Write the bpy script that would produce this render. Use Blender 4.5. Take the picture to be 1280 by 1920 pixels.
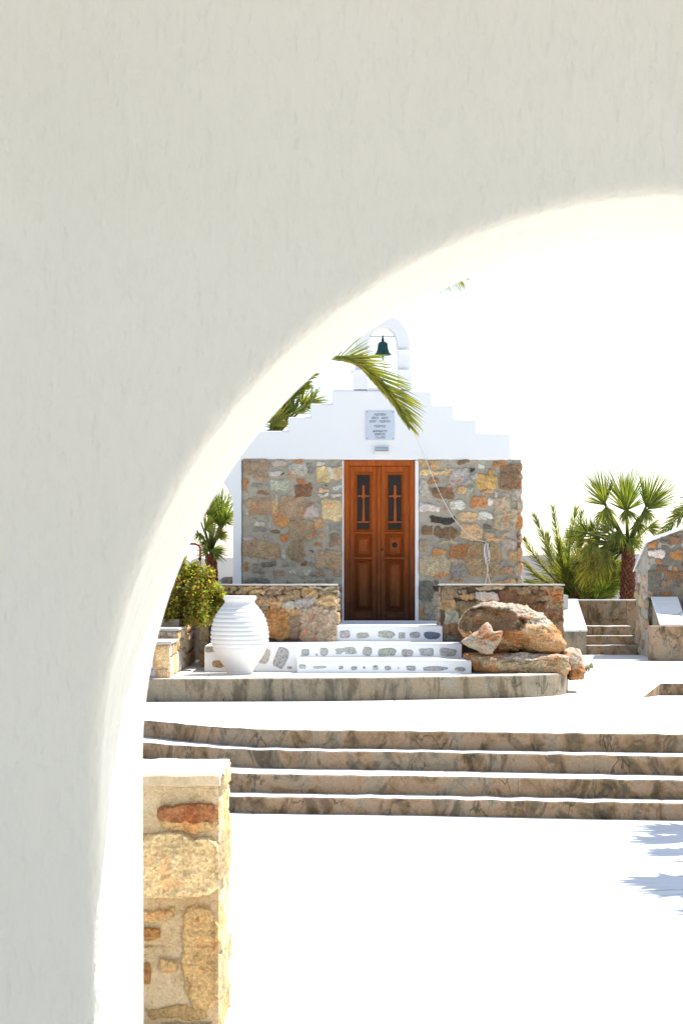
import bpy, math, random
from mathutils import Vector, noise, Matrix
R = math.radians
SC = bpy.context.scene
for o in list(bpy.data.objects): bpy.data.objects.remove(o)
# ------------------------------------------------------------------ camera, sky, sun, exposure
EYE = 2.08; F = 3700.0; HX, HY = 640.0, 1070.0
cam = bpy.data.cameras.new('camera'); camo = bpy.data.objects.new('camera', cam); SC.collection.objects.link(camo)
camo.location = (0, 0, EYE); camo.rotation_euler = (R(90), 0, 0)
cam.sensor_fit = 'VERTICAL'; cam.sensor_height = 36; cam.sensor_width = 24; cam.lens = F/1920*36
cam.shift_y = (HY-960)/1920; cam.clip_start = .1; cam.clip_end = 6000
cam.dof.use_dof = True; cam.dof.focus_distance = 24; cam.dof.aperture_fstop = 20
SC.camera = camo
SUN_AZ, SUN_EL = 52, 57          # azimuth clockwise from +Y (view direction)
W = bpy.data.worlds.new('World'); SC.world = W; W.use_nodes = True
nt = W.node_tree; bg = nt.nodes['Background']
sky = nt.nodes.new('ShaderNodeTexSky'); sky.sky_type = 'NISHITA'; sky.sun_disc = False
sky.sun_elevation = R(SUN_EL); sky.sun_rotation = R(SUN_AZ); sky.dust_density = 0.6; sky.air_density = 1.0
hs = nt.nodes.new('ShaderNodeHueSaturation'); hs.inputs['Saturation'].default_value = .78; nt.links.new(sky.outputs[0], hs.inputs['Color']); nt.links.new(hs.outputs[0], bg.inputs[0]); bg.inputs[1].default_value = 0.13
sl = bpy.data.lights.new('sun', 'SUN'); sl.energy = 4.6; sl.angle = R(.5); sl.color = (1, .98, .945)
so = bpy.data.objects.new('sun', sl); SC.collection.objects.link(so)
sd = Vector((math.sin(R(SUN_AZ))*math.cos(R(SUN_EL)), math.cos(R(SUN_AZ))*math.cos(R(SUN_EL)), math.sin(R(SUN_EL))))
so.rotation_euler = sd.to_track_quat('Z', 'Y').to_euler(); so.location = (10, 10, 20)
SC.view_settings.view_transform = 'Standard'; SC.view_settings.look = 'None'
SC.view_settings.exposure = .92; SC.view_settings.gamma = 1
SC.render.engine = 'CYCLES'; SC.cycles.max_bounces = 8; SC.cycles.diffuse_bounces = 5

def pt(px, py, D): return Vector(((px-HX)/F*D, D, EYE-(py-HY)/F*D))
def gp(px, py, z):
    D = (EYE-z)*F/(py-HY); return Vector(((px-HX)/F*D, D, z))
def X(px, D): return (px-HX)/F*D
def Z(py, D): return EYE-(py-HY)/F*D
rnd = random.Random(5)

# ------------------------------------------------------------------ materials
def newmat(name):
    m = bpy.data.materials.new(name); m.use_nodes = True
    n = m.node_tree.nodes; return m, n, m.node_tree.links, n['Principled BSDF']
def mapped(n, l, scale=(1,1,1)):
    tc = n.new('ShaderNodeTexCoord'); mp = n.new('ShaderNodeMapping'); mp.inputs['Scale'].default_value = scale
    l.new(tc.outputs['Object'], mp.inputs[0]); return mp.outputs[0]
def noi(n, l, vec, scale, detail=5, rough=.55, dist=0):
    t = n.new('ShaderNodeTexNoise'); t.inputs['Scale'].default_value = scale; t.inputs['Detail'].default_value = detail
    t.inputs['Roughness'].default_value = rough; t.inputs['Distortion'].default_value = dist; l.new(vec, t.inputs['Vector']); return t
def ramp(n, l, fac, stops, interp='LINEAR'):
    r = n.new('ShaderNodeValToRGB'); r.color_ramp.interpolation = interp
    e = r.color_ramp.elements
    while len(e) < len(stops): e.new(.5)
    for k, (p, c) in enumerate(stops):
        e[k].position = p; e[k].color = (c[0], c[1], c[2], 1) if not isinstance(c, (int, float)) else (c, c, c, 1)
    l.new(fac, r.inputs[0]); return r.outputs[0]
def mix(n, l, a, b, fac, mode='MIX'):
    m = n.new('ShaderNodeMix'); m.data_type = 'RGBA'; m.blend_type = mode
    for s, v in ((6, a), (7, b)):
        if isinstance(v, tuple): m.inputs[s].default_value = (*v, 1)
        else: l.new(v, m.inputs[s])
    if isinstance(fac, (int, float)): m.inputs[0].default_value = fac
    else: l.new(fac, m.inputs[0])
    return m.outputs[2]
def bump(n, l, h, b, strength=.5, dist=.01, prev=None):
    bp = n.new('ShaderNodeBump'); bp.inputs['Strength'].default_value = strength; bp.inputs['Distance'].default_value = dist
    l.new(h, bp.inputs['Height'])
    if prev is not None: l.new(prev, bp.inputs['Normal'])
    l.new(bp.outputs[0], b.inputs['Normal']); return bp.outputs[0]

def plaster(name, col, streak=1.0, dist=.004, scale=1.0, stain=.06):
    m, n, l, b = newmat(name)
    v = mapped(n, l); vs = mapped(n, l, (1, 1, .22))
    big = noi(n, l, v, .9*scale, 4); c = tuple(x*(1-stain) for x in col)
    l.new(mix(n, l, c, col, ramp(n, l, big.outputs[0], [(.35, 0), (.65, 1)])), b.inputs['Base Color'])
    b.inputs['Roughness'].default_value = .85; b.inputs['Specular IOR Level'].default_value = .2
    s1 = noi(n, l, vs, 38*scale, 4, .6); s2 = noi(n, l, v, 9*scale, 3); 
    p = bump(n, l, s2.outputs[0], b, .45*streak, dist*3)
    p = bump(n, l, s1.outputs[0], b, .55*streak, dist, p)
    vo = noi(n, l, mapped(n, l, (1, 1, .5)), 75*scale, 3, .6); pit = ramp(n, l, vo.outputs[0], [(.3, 0), (.5, .55), (.62, .6), (.8, 1)])
    bump(n, l, pit, b, .45*streak, dist*.5, p)
    return m
M = {}
M['arch'] = plaster('arch_plaster', (.768, .738, .66), 1.1, .010)
M['white'] = plaster('white_limewash', (.785, .785, .78), .35, .004, .6, .03)
M['jar'] = plaster('jar_paint', (.74, .725, .69), .3, .003, 2, .04)

def stone_mat(name, speck=70, bumps=.6, bd=.012, mottled=.55):
    m, n, l, b = newmat(name)
    at = n.new('ShaderNodeAttribute'); at.attribute_name = 'col'
    v = mapped(n, l)
    a = noi(n, l, v, speck, 3, .7); c = noi(n, l, v, 7, 4, .6, .6); d = noi(n, l, v, 22, 4, .65)
    sp = ramp(n, l, a.outputs[0], [(.3, .35), (.48, .9), (.62, 1.3), (.75, 1.75)])
    c1 = mix(n, l, at.outputs[0], sp, .8, 'MULTIPLY')
    rust = mix(n, l, c1, (1.5, .62, .22), ramp(n, l, c.outputs[0], [(.52, 0), (.72, mottled)]), 'MULTIPLY')
    c2 = mix(n, l, rust, (1.25, 1.2, 1.15), ramp(n, l, d.outputs[0], [(.5, 0), (.75, .6)]), 'MULTIPLY')
    c3 = mix(n, l, c2, (.35, .3, .26), ramp(n, l, d.outputs[0], [(.2, .8), (.42, 0)]), 'MULTIPLY')
    l.new(c3, b.inputs['Base Color']); b.inputs['Roughness'].default_value = .9; b.inputs['Specular IOR Level'].default_value = .25
    p = bump(n, l, d.outputs[0], b, bumps, bd*1.5); bump(n, l, a.outputs[0], b, bumps, bd*.5, p)
    return m
M['stone'] = stone_mat('fieldstone', 60, .7, .012)
M['granite'] = stone_mat('granite', 55, .9, .012, .5)
M['greystone'] = stone_mat('grey_step_stone', 60, .4, .006, 0)
M['rock'] = stone_mat('boulder_rock', 45, 1.0, .03, .75)

def mortar(name, c1, c2, c3):
    m, n, l, b = newmat(name); v = mapped(n, l)
    a = noi(n, l, v, 2.2, 5, .6, .4); d = noi(n, l, v, 60, 3, .7); e = noi(n, l, v, 9, 4)
    c = ramp(n, l, a.outputs[0], [(.3, c1), (.5, c2), (.7, c3)])
    c = mix(n, l, c, ramp(n, l, d.outputs[0], [(.3, .7), (.7, 1.2)]), .6, 'MULTIPLY')
    c = mix(n, l, c, (.6, .57, .53), ramp(n, l, e.outputs[0], [(.5, 0), (.72, .7)]), 'MULTIPLY')
    l.new(c, b.inputs['Base Color']); b.inputs['Roughness'].default_value = .95
    p = bump(n, l, e.outputs[0], b, .6, .02); bump(n, l, d.outputs[0], b, .5, .004, p)
    return m
M['mortar'] = mortar('grey_mortar', (.27, .245, .195), (.36, .33, .265), (.42, .385, .31))
M['mortar_tan'] = mortar('tan_mortar', (.44, .33, .19), (.58, .45, .28), (.64, .52, .34))
M['gap'] = mortar('earth_joint', (.06, .045, .03), (.1, .075, .05), (.16, .12, .08))
M['slab'] = mortar('slab_grey', (.42, .41, .37), (.5, .48, .44), (.56, .53, .47))

def masonry(name, mort, speck, bumps, bd, mottled, lo=.3):
    m, n, l, b = newmat(name); at = n.new('ShaderNodeAttribute'); at.attribute_name = 'col'; v = mapped(n, l)
    a = noi(n, l, v, speck, 3, .7); c = noi(n, l, v, 7, 4, .6, .6); d = noi(n, l, v, 24, 5, .7); g = noi(n, l, v, 2.2, 5, .65, .5)
    ad = n.new('ShaderNodeMath'); ad.operation = 'MULTIPLY_ADD'; l.new(d.outputs[0], ad.inputs[0]); ad.inputs[1].default_value = .9; l.new(at.outputs['Alpha'], ad.inputs[2])
    mask = ramp(n, l, ad.outputs[0], [(.82, 0), (.98, 1)])
    sp = ramp(n, l, a.outputs[0], [(.28, lo+.1), (.46, .92), (.6, 1.2), (.75, 1.6)])
    c1 = mix(n, l, at.outputs[0], sp, .85, 'MULTIPLY')
    c1 = mix(n, l, c1, (1.5, .62, .24), ramp(n, l, c.outputs[0], [(.54, 0), (.72, mottled)]), 'MULTIPLY')
    c1 = mix(n, l, c1, (.4, .34, .28), ramp(n, l, d.outputs[0], [(.25, .85), (.45, 0)]), 'MULTIPLY')
    mc = ramp(n, l, g.outputs[0], [(.3, mort[0]), (.5, mort[1]), (.7, mort[2])])
    mc = mix(n, l, mc, ramp(n, l, a.outputs[0], [(.3, .75), (.7, 1.2)]), .5, 'MULTIPLY')
    mc = mix(n, l, mc, (.55, .5, .44), ramp(n, l, d.outputs[0], [(.52, 0), (.75, .8)]), 'MULTIPLY')
    l.new(mix(n, l, mc, c1, mask), b.inputs['Base Color']); b.inputs['Roughness'].default_value = .92; b.inputs['Specular IOR Level'].default_value = .2
    p = bump(n, l, mask, b, .5, bd*.5); p = bump(n, l, d.outputs[0], b, bumps, bd*1.6, p); bump(n, l, a.outputs[0], b, bumps, bd*.6, p)
    return m
M['masonry'] = masonry('facade_masonry', ((.30, .27, .205), (.40, .36, .28), (.46, .42, .33)), 62, .7, .012, .5)
M['masonry_near'] = masonry('near_masonry', ((.50, .31, .14), (.68, .49, .27), (.78, .62, .40)), 70, 1.2, .014, .45, .5)
M['masonry_dry'] = masonry('dry_rubble', ((.07, .052, .033), (.13, .095, .06), (.2, .15, .095)), 62, .9, .012, .5, .4)
M['masonry_sunpaint'] = masonry('sun_painted_side_masonry', ((.46, .36, .23), (.60, .5, .34), (.68, .58, .42)), 75, .9, .014, .3)  # wall's side face: sunlight painted in as a paler tone
M['masonry_dark'] = masonry('curved_wall_masonry', ((.15, .14, .12), (.2, .185, .155), (.24, .22, .19)), 50, .7, .014, .4)
def concrete(name, warm):
    m, n, l, b = newmat(name); v = mapped(n, l)
    a = noi(n, l, v, 2.6 if warm else 1.8, 5, .65, .8); d = noi(n, l, v, 50, 3, .7); e = noi(n, l, mapped(n, l, (1, 1, .6 if warm else .28)), 5 if warm else 6.5, 5, .68, .9 if warm else .3)
    if warm: stops = [(.3, (.12, .095, .06)), (.42, (.24, .155, .08)), (.55, (.32, .18, .085)), (.7, (.23, .175, .11))]
    if warm: stops = [(.32, (.10, .075, .048)), (.42, (.23, .15, .075)), (.5, (.33, .215, .125)), (.58, (.30, .23, .155)), (.68, (.20, .155, .10))]
    else: stops = [(.3, (.18, .155, .11)), (.42, (.26, .22, .155)), (.55, (.31, .235, .15)), (.7, (.30, .27, .2))]
    c = ramp(n, l, a.outputs[0], stops)
    c = mix(n, l, c, (.36, .35, .31), ramp(n, l, e.outputs[0], [(.5, 0), (.62, .85 if warm else .8)]), 'MULTIPLY')
    g = noi(n, l, mapped(n, l, (1, 1, .5)), 11, 4, .7, 1.0)
    c = mix(n, l, c, (.46, .41, .35), ramp(n, l, g.outputs[0], [(.66, 0), (.78, .7)]))
    # cracks: warped cell borders
    dn = noi(n, l, mapped(n, l, (1.6, 1, .5)), 3.5, 4); vm = n.new('ShaderNodeVectorMath'); vm.operation = 'MULTIPLY_ADD'
    l.new(dn.outputs['Color'], vm.inputs[0]); vm.inputs[1].default_value = (.55, .55, .55); l.new(v, vm.inputs[2])
    vo = n.new('ShaderNodeTexVoronoi'); vo.feature = 'DISTANCE_TO_EDGE'; vo.inputs['Scale'].default_value = 3.1; l.new(vm.outputs[0], vo.inputs['Vector'])
    br = noi(n, l, v, 1.9, 2); cr = ramp(n, l, vo.outputs['Distance'], [(.0, 1), (.012, .9), (.03, 0)])
    cm = mix(n, l, (0, 0, 0), cr, ramp(n, l, br.outputs[0], [(.53, 0), (.6, .75)]))
    c = mix(n, l, c, (.04, .04, .03), cm)
    c = mix(n, l, c, ramp(n, l, d.outputs[0], [(.3, .72), (.7, 1.2)]), .7, 'MULTIPLY')
    l.new(c, b.inputs['Base Color']); b.inputs['Roughness'].default_value = .92
    p = bump(n, l, e.outputs[0], b, .5, .02); bump(n, l, d.outputs[0], b, .4, .004, p)
    return m
M['riser'] = concrete('riser_render', True)
M['kerb'] = concrete('kerb_concrete', False)

def paving():
    m, n, l, b = newmat('white_paving'); v = mapped(n, l)
    vo = n.new('ShaderNodeTexVoronoi'); vo.feature = 'DISTANCE_TO_EDGE'; vo.inputs['Scale'].default_value = 1.5
    dn = noi(n, l, v, 1.4, 3); vm = n.new('ShaderNodeVectorMath'); vm.operation = 'MULTIPLY_ADD'
    l.new(dn.outputs['Color'], vm.inputs[0]); vm.inputs[1].default_value = (.35, .35, .35); l.new(v, vm.inputs[2]); l.new(vm.outputs[0], vo.inputs['Vector'])
    vc = n.new('ShaderNodeTexVoronoi'); vc.inputs['Scale'].default_value = 1.5; l.new(vm.outputs[0], vc.inputs['Vector'])
    sep = n.new('ShaderNodeSeparateColor'); l.new(vc.outputs['Color'], sep.inputs[0])
    c = ramp(n, l, sep.outputs[0], [(0, (.7, .69, .66)), (.5, (.78, .775, .76)), (1, (.76, .73, .67))])
    vein = noi(n, l, mapped(n, l, (.5, 2, 1)), 6, 5, .6, 1)
    c = mix(n, l, c, (.85, .82, .77), ramp(n, l, vein.outputs[0], [(.5, 0), (.7, .8)]), 'MULTIPLY')
    c = mix(n, l, c, (.30, .29, .27), mix(n, l, (0, 0, 0), ramp(n, l, vo.outputs['Distance'], [(.006, 1), (.018, 0)]), ramp(n, l, noi(n, l, v, 1.1, 4).outputs[0], [(.45, .1), (.6, 1)])))
    l.new(c, b.inputs['Base Color']); b.inputs['Roughness'].default_value = .6; b.inputs['Specular IOR Level'].default_value = .3
    bump(n, l, vein.outputs[0], b, .2, .004)
    return m
M['paving'] = paving()

def wood():
    m, n, l, b = newmat('door_wood'); v = mapped(n, l, (9, 9, .55)); vv = mapped(n, l)
    g = noi(n, l, v, 7, 5, .65, .8); f = noi(n, l, vv, 3, 4, .6)
    sep = n.new('ShaderNodeSeparateXYZ'); l.new(vv, sep.inputs[0])
    # weathering: the varnish has darkened towards the foot of the door
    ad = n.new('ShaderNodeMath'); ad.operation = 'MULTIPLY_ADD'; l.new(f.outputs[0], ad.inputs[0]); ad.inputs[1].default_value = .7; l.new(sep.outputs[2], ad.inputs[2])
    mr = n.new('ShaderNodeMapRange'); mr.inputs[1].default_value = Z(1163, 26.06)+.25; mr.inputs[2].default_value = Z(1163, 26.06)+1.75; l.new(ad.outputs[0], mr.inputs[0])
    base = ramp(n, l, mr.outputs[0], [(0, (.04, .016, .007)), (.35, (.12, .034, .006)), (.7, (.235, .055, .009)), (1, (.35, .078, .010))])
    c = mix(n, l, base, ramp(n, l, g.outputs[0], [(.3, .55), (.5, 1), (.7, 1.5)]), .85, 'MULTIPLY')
    l.new(c, b.inputs['Base Color']); b.inputs['Roughness'].default_value = .55; b.inputs['Specular IOR Level'].default_value = .16
    bump(n, l, g.outputs[0], b, .35, .004)
    return m
M['wood'] = wood()

def simple(name, col, rough=.6, metal=0, nscale=20, var=.25, bs=.2):
    m, n, l, b = newmat(name); v = mapped(n, l); a = noi(n, l, v, nscale, 4)
    l.new(mix(n, l, tuple(x*(1-var) for x in col), tuple(min(1, x*(1+var)) for x in col), a.outputs[0]), b.inputs['Base Color'])
    b.inputs['Roughness'].default_value = rough; b.inputs['Metallic'].default_value = metal
    bump(n, l, a.outputs[0], b, bs, .003); return m
M['glass'] = simple('room_dark_glass', (.028, .02, .018), .25, 0, 3, .4, .02)  # darkness of the room behind put into the pane colour
M['bronze'] = simple('green_bronze', (.008, .055, .05), .38, .3, 30, .6)
M['glass'].node_tree.nodes['Principled BSDF'].inputs['Specular IOR Level'].default_value = .15
M['iron'] = simple('dark_iron', (.03, .03, .03), .5, .6)
M['plaque'] = simple('plaque_metal', (.52, .57, .64), .55, .0, 6, .06)
M['ink'] = simple('engraved_letters', (.16, .18, .22), .7)
M['cord'] = simple('white_cord', (.72, .7, .64), .8)
M['redpaint'] = simple('red_painted_steel', (.3, .03, .025), .4)
M['lampglass'] = simple('lamp_grey_glass', (.3, .34, .38), .25, 0, 8, .2)
M['floor'] = simple('porch_floor', (.74, .71, .63), .8)
M['ceiling'] = simple('added_roof_underside', (.75, .73, .68), .9)
M['hill'] = simple('dry_hillside', (.115, .10, .115), .95, 0, .12, .55)
M['soil'] = simple('dry_soil', (.30, .24, .17), .95, 0, 2, .3)

def leafmat(name, trans=.45, bright=(1.3, 1.25, .5)):
    m, n, l, b = newmat(name)
    at = n.new('ShaderNodeAttribute'); at.attribute_name = 'col'
    v = mapped(n, l); a = noi(n, l, v, 9, 3)
    c = mix(n, l, at.outputs[0], ramp(n, l, a.outputs[0], [(.3, .7), (.7, 1.3)]), .7, 'MULTIPLY')
    l.new(c, b.inputs['Base Color']); b.inputs['Roughness'].default_value = .5; b.inputs['Specular IOR Level'].default_value = .35
    tr = n.new('ShaderNodeBsdfTranslucent'); l.new(mix(n, l, c, bright, 1, 'MULTIPLY'), tr.inputs[0])
    ms = n.new('ShaderNodeMixShader'); ms.inputs[0].default_value = trans
    l.new(b.outputs[0], ms.inputs[1]); l.new(tr.outputs[0], ms.inputs[2]); l.new(ms.outputs[0], n['Material Output'].inputs[0])
    return m
M['leaf'] = leafmat('palm_leaf', .5); M['shrub'] = leafmat('shrub_leaf', .5)
def barkmat():
    m, n, l, b = newmat('palm_bark'); at = n.new('ShaderNodeAttribute'); at.attribute_name = 'col'
    v = mapped(n, l, (1, 1, .4)); a = noi(n, l, v, 40, 4, .7)
    l.new(mix(n, l, at.outputs[0], ramp(n, l, a.outputs[0], [(.3, .45), (.7, 1.5)]), .9, 'MULTIPLY'), b.inputs['Base Color'])
    b.inputs['Roughness'].default_value = .95; bump(n, l, a.outputs[0], b, .8, .01); return m
M['bark'] = barkmat()

# ------------------------------------------------------------------ mesh helpers
class MB:
    def __init__(s): s.v = []; s.f = []; s.c = []; s.m = []; s.mats = []; s.sm = []
    def mi(s, mat):
        if mat not in s.mats: s.mats.append(mat)
        return s.mats.index(mat)
    def add(s, vs, fs, mat, col=(.5, .5, .5), smooth=False):
        o = len(s.v); s.v += [tuple(v) for v in vs]; s.f += [tuple(i+o for i in f) for f in fs]
        s.c += ([col]*len(vs) if isinstance(col[0], (int, float)) else list(col))
        k = s.mi(mat); s.m += [k]*len(fs); s.sm += [smooth]*len(fs)
    def build(s, name, parent=None, bevel=0, seg=2, origin=None):
        me = bpy.data.meshes.new(name); org = Vector(origin) if origin is not None else Vector((0, 0, 0))
        me.from_pydata(s.v, [], s.f)
        for k in s.mats: me.materials.append(M[k])
        me.polygons.foreach_set('material_index', s.m); me.polygons.foreach_set('use_smooth', s.sm)
        at = me.color_attributes.new('col', 'FLOAT_COLOR', 'POINT')
        at.data.foreach_set('color', [x for c in s.c for x in (c[0], c[1], c[2], c[3] if len(c) > 3 else 1)])
        me.update()
        o = bpy.data.objects.new(name, me); SC.collection.objects.link(o)
        if parent is not None: o.parent = parent
        if bevel:
            b = o.modifiers.new('bevel', 'BEVEL'); b.width = bevel; b.segments = seg; b.limit_method = 'ANGLE'; b.angle_limit = R(40)
            b.harden_normals = False
        return o
BF = [(0, 1, 2, 3), (7, 6, 5, 4), (0, 4, 5, 1), (1, 5, 6, 2), (2, 6, 7, 3), (3, 7, 4, 0)]
def box(mb, x0, x1, y0, y1, z0, z1, mat, col=(.5, .5, .5)):
    v = [(x0, y0, z0), (x0, y1, z0), (x1, y1, z0), (x1, y0, z0), (x0, y0, z1), (x0, y1, z1), (x1, y1, z1), (x1, y0, z1)]
    mb.add(v, BF, mat, col)
def pbox(mb, px0, px1, pyt, pyb, D, d, mat, Dm=None):   # box given by its front rectangle in the plane at distance Dm
    Dm = Dm or D; box(mb, X(px0, Dm), X(px1, Dm), D, D+d, Z(pyb, Dm), Z(pyt, Dm), mat)
def tube(mb, pts, r, mat, seg=8, col=(.5, .5, .5)):
    pts = [Vector(p) for p in pts]; vs = []; fs = []; n = len(pts)
    for i, p in enumerate(pts):
        t = (pts[min(i+1, n-1)]-pts[max(i-1, 0)]).normalized()
        a = t.cross(Vector((0, 1, 0)) if abs(t.y) < .9 else Vector((1, 0, 0))).normalized(); b = t.cross(a)
        rr = r[i] if isinstance(r, (list, tuple)) else r
        for k in range(seg):
            q = 2*math.pi*k/seg; vs.append(p+(a*math.cos(q)+b*math.sin(q))*rr)
    for i in range(n-1):
        for k in range(seg): fs.append((i*seg+k, i*seg+(k+1) % seg, (i+1)*seg+(k+1) % seg, (i+1)*seg+k))
    fs.append(tuple(range(seg))[::-1]); fs.append(tuple((n-1)*seg+k for k in range(seg)))
    mb.add(vs, fs, mat, col, True)
def lathe(mb, prof, c, mat, seg=48, col=(.5, .5, .5)):
    vs = []; fs = []
    for r, z in prof:
        for k in range(seg): q = 2*math.pi*k/seg; vs.append((c[0]+r*math.cos(q), c[1]+r*math.sin(q), c[2]+z))
    for i in range(len(prof)-1):
        for k in range(seg): fs.append((i*seg+k, i*seg+(k+1) % seg, (i+1)*seg+(k+1) % seg, (i+1)*seg+k))
    mb.add(vs, fs, mat, col, True)
def prism(mb, poly, y0, y1, mat, holes=None):   # poly: (x,z) list; simple concave outline extruded along y
    n = len(poly); v = [(x, y0, z) for x, z in poly]+[(x, y1, z) for x, z in poly]
    f = [tuple(range(n)), tuple(range(2*n-1, n-1, -1))]+[(i+n, (i+1) % n+n, (i+1) % n, i) for i in range(n)]
    mb.add(v, f, mat)
def empty(name, loc=(0, 0, 0)):
    o = bpy.data.objects.new(name, None); SC.collection.objects.link(o); o.empty_display_size = .2
    o.location = loc; o.matrix_parent_inverse = Matrix(); bpy.context.view_layer.update(); return o
def tag(o, label, cat, group=None, kind=None):
    if label: o['label'] = label
    if cat: o['category'] = cat
    if group: o['group'] = group
    if kind: o['kind'] = kind
    return o
def thing(name, label, cat, loc, group=None):
    o = empty(name, loc); return tag(o, label, cat, group)
def under(parent, o):       # keep world placement while parenting
    o.parent = parent; o.matrix_parent_inverse = Matrix.Translation(-parent.matrix_world.translation) if parent.parent is None else Matrix()
    return o
def struct(o): o['kind'] = 'structure'; return o

# stones -------------------------------------------------------------
COL = dict(T=(.37, .265, .155), t=(.45, .35, .23), O=(.45, .21, .08), o=(.50, .32, .16), P=(.64, .44, .23), W=(.62, .58, .50), G=(.30, .275, .215),
           g=(.43, .395, .32), K=(.19, .17, .13), R=(.27, .09, .045), D=(.05, .04, .035), B=(.22, .13, .07), Y=(.52, .33, .11), N=(.30, .22, .14))
def jit(c, a=.12):
    k = 1+rnd.uniform(-a, a); return tuple(max(.01, x*k*(1+rnd.uniform(-.05, .05))) for x in c)
def outline(cx, cy, w, h, p=3.0, n=20, j=.10, rot=0):
    s = rnd.uniform(0, 100); r = []
    for k in range(n):
        q = 2*math.pi*k/n+.1; c, s_ = math.cos(q), math.sin(q)
        rad = (abs(c)**p+abs(s_)**p)**(-1/p)
        rad *= 1+j*noise.noise((c*1.4+s, s_*1.4, s))*2+rnd.uniform(-.03, .03)
        x, y = c*rad*w/2, s_*rad*h/2
        r.append((cx+x*math.cos(rot)-y*math.sin(rot), cy+x*math.sin(rot)+y*math.cos(rot)))
    return r
def poly(cx, cy, w, h, j=.16, n=5, rot=0):      # angular broken-stone outline
    s = rnd.uniform(0, 100); c = []
    for sx, sy in ((-1, -1), (1, -1), (1, 1), (-1, 1)):
        c.append((sx*w/2*(1-rnd.random()*j), sy*h/2*(1-rnd.random()*j)))
        nx_, ny_ = {(-1, -1): (0, -1), (1, -1): (1, 0), (1, 1): (0, 1), (-1, 1): (-1, 0)}[(sx, sy)]
        t = rnd.uniform(-.55, .55); k = 1-rnd.uniform(-.03, j*.5)
        c.append((nx_*w/2*k+(w/2*t if nx_ == 0 else 0), ny_*h/2*k+(h/2*t if ny_ == 0 else 0)))
    for _ in range(1):
        d = []
        for (ax, ay), (bx, by) in zip(c, c[1:]+c[:1]): d += [(ax*.82+bx*.18, ay*.82+by*.18), (ax*.18+bx*.82, ay*.18+by*.82)]
        c = d
    out = []; m = min(w, h)
    for (ax, ay), (bx, by) in zip(c, c[1:]+c[:1]):
        L = math.hypot(bx-ax, by-ay); k_ = max(1, min(n, int(L/(w+h)*22)))
        for i in range(k_):
            x, y = ax+(bx-ax)*i/k_, ay+(by-ay)*i/k_; q = 1+.05*m/math.hypot(x, y)*noise.fractal((x/m*5+s, y/m*5, s), .6, 2, 3)*2
            out.append((x*q, y*q))
    cr_, sr_ = math.cos(rot), math.sin(rot)
    return [(cx+x*cr_-y*sr_, cy+x*sr_+y*cr_) for x, y in out]
def stone(mb, ol, fr, h, col, mat='stone', rings=((1, -.25), (.985, .35), (.93, .78), (.75, 1.0), (.45, 1.05), (.2, 1.0)), amp=.3, fq=9, rim=None):
    cx = sum(p[0] for p in ol)/len(ol); cy = sum(p[1] for p in ol)/len(ol); n = len(ol); vs = []; fs = []; cs = []
    s = rnd.uniform(0, 99)
    for ri, (f_, hh) in enumerate(rings):
        for x, y in ol:
            u, v = cx+(x-cx)*f_, cy+(y-cy)*f_
            w = fr(u, v, 0); nn = noise.fractal((w[0]*fq+s, w[1]*fq, w[2]*fq), .6, 2, 4)*amp if hh > 0 else 0
            vs.append(fr(u, v, h*(hh+nn*min(1, hh*1.2))))
            if rim and ri < 3:
                kk = max(0, min(1, (1, .75, .3)[ri]+.5*noise.noise((w[0]*30, s, w[2]*30)))); cs.append(tuple(rim[q_]*kk+col[q_]*(1-kk) for q_ in range(3)))
            else: cs.append(col)
    vs.append(fr(cx, cy, h)); cs.append(col)
    for i in range(len(rings)-1):
        for k in range(n): fs.append((i*n+k, i*n+(k+1) % n, (i+1)*n+(k+1) % n, (i+1)*n+k))
    for k in range(n): fs.append(((len(rings)-1)*n+k, (len(rings)-1)*n+(k+1) % n, len(vs)-1))
    mb.add(vs, fs, mat, cs, True)
def frontpx(D): return lambda u, v, h: pt(u, v, D)-Vector((0, h, 0))
def front(D): return lambda u, v, h: Vector((u, D-h, v))
def sidex(x0): return lambda u, v, h: Vector((x0+h, u, v))
def sidexl(x0): return lambda u, v, h: Vector((x0-h, u, v))
def rubble(mb, fr, u0, u1, v0, v1, hr, wr, pal, h=.035, gap=.012, mat='stone', j=.09, amp=.35):
    v = v0
    while v < v1-.01:
        ch = rnd.uniform(*hr); 
        if v+ch > v1-hr[0]*.6: ch = v1-v
        u = u0-rnd.uniform(0, wr[0]*.3)
        while u < u1:
            cw = rnd.uniform(*wr); u2 = min(u+cw, u1+rnd.uniform(0, .01))
            if u1-u2 < wr[0]*.5: u2 = u1
            uu = max(u, u0)
            if u2-uu > .02:
                parts = [(v, v+ch)] if ch < hr[1]*.75 or rnd.random() < .6 else [(v, v+ch*.5), (v+ch*.5, v+ch)]
                for a, b in parts:
                    stone(mb, poly((uu+u2)/2, (a+b)/2+rnd.uniform(-.008, .008), u2-uu-gap*.4, b-a-gap*.4, j*2, 4, rnd.uniform(-.05, .05)), fr, h*rnd.uniform(.6, 1.3), jit(COL[rnd.choice(pal)], .2), mat, amp=amp)
            u = u2
        v += ch

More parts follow.
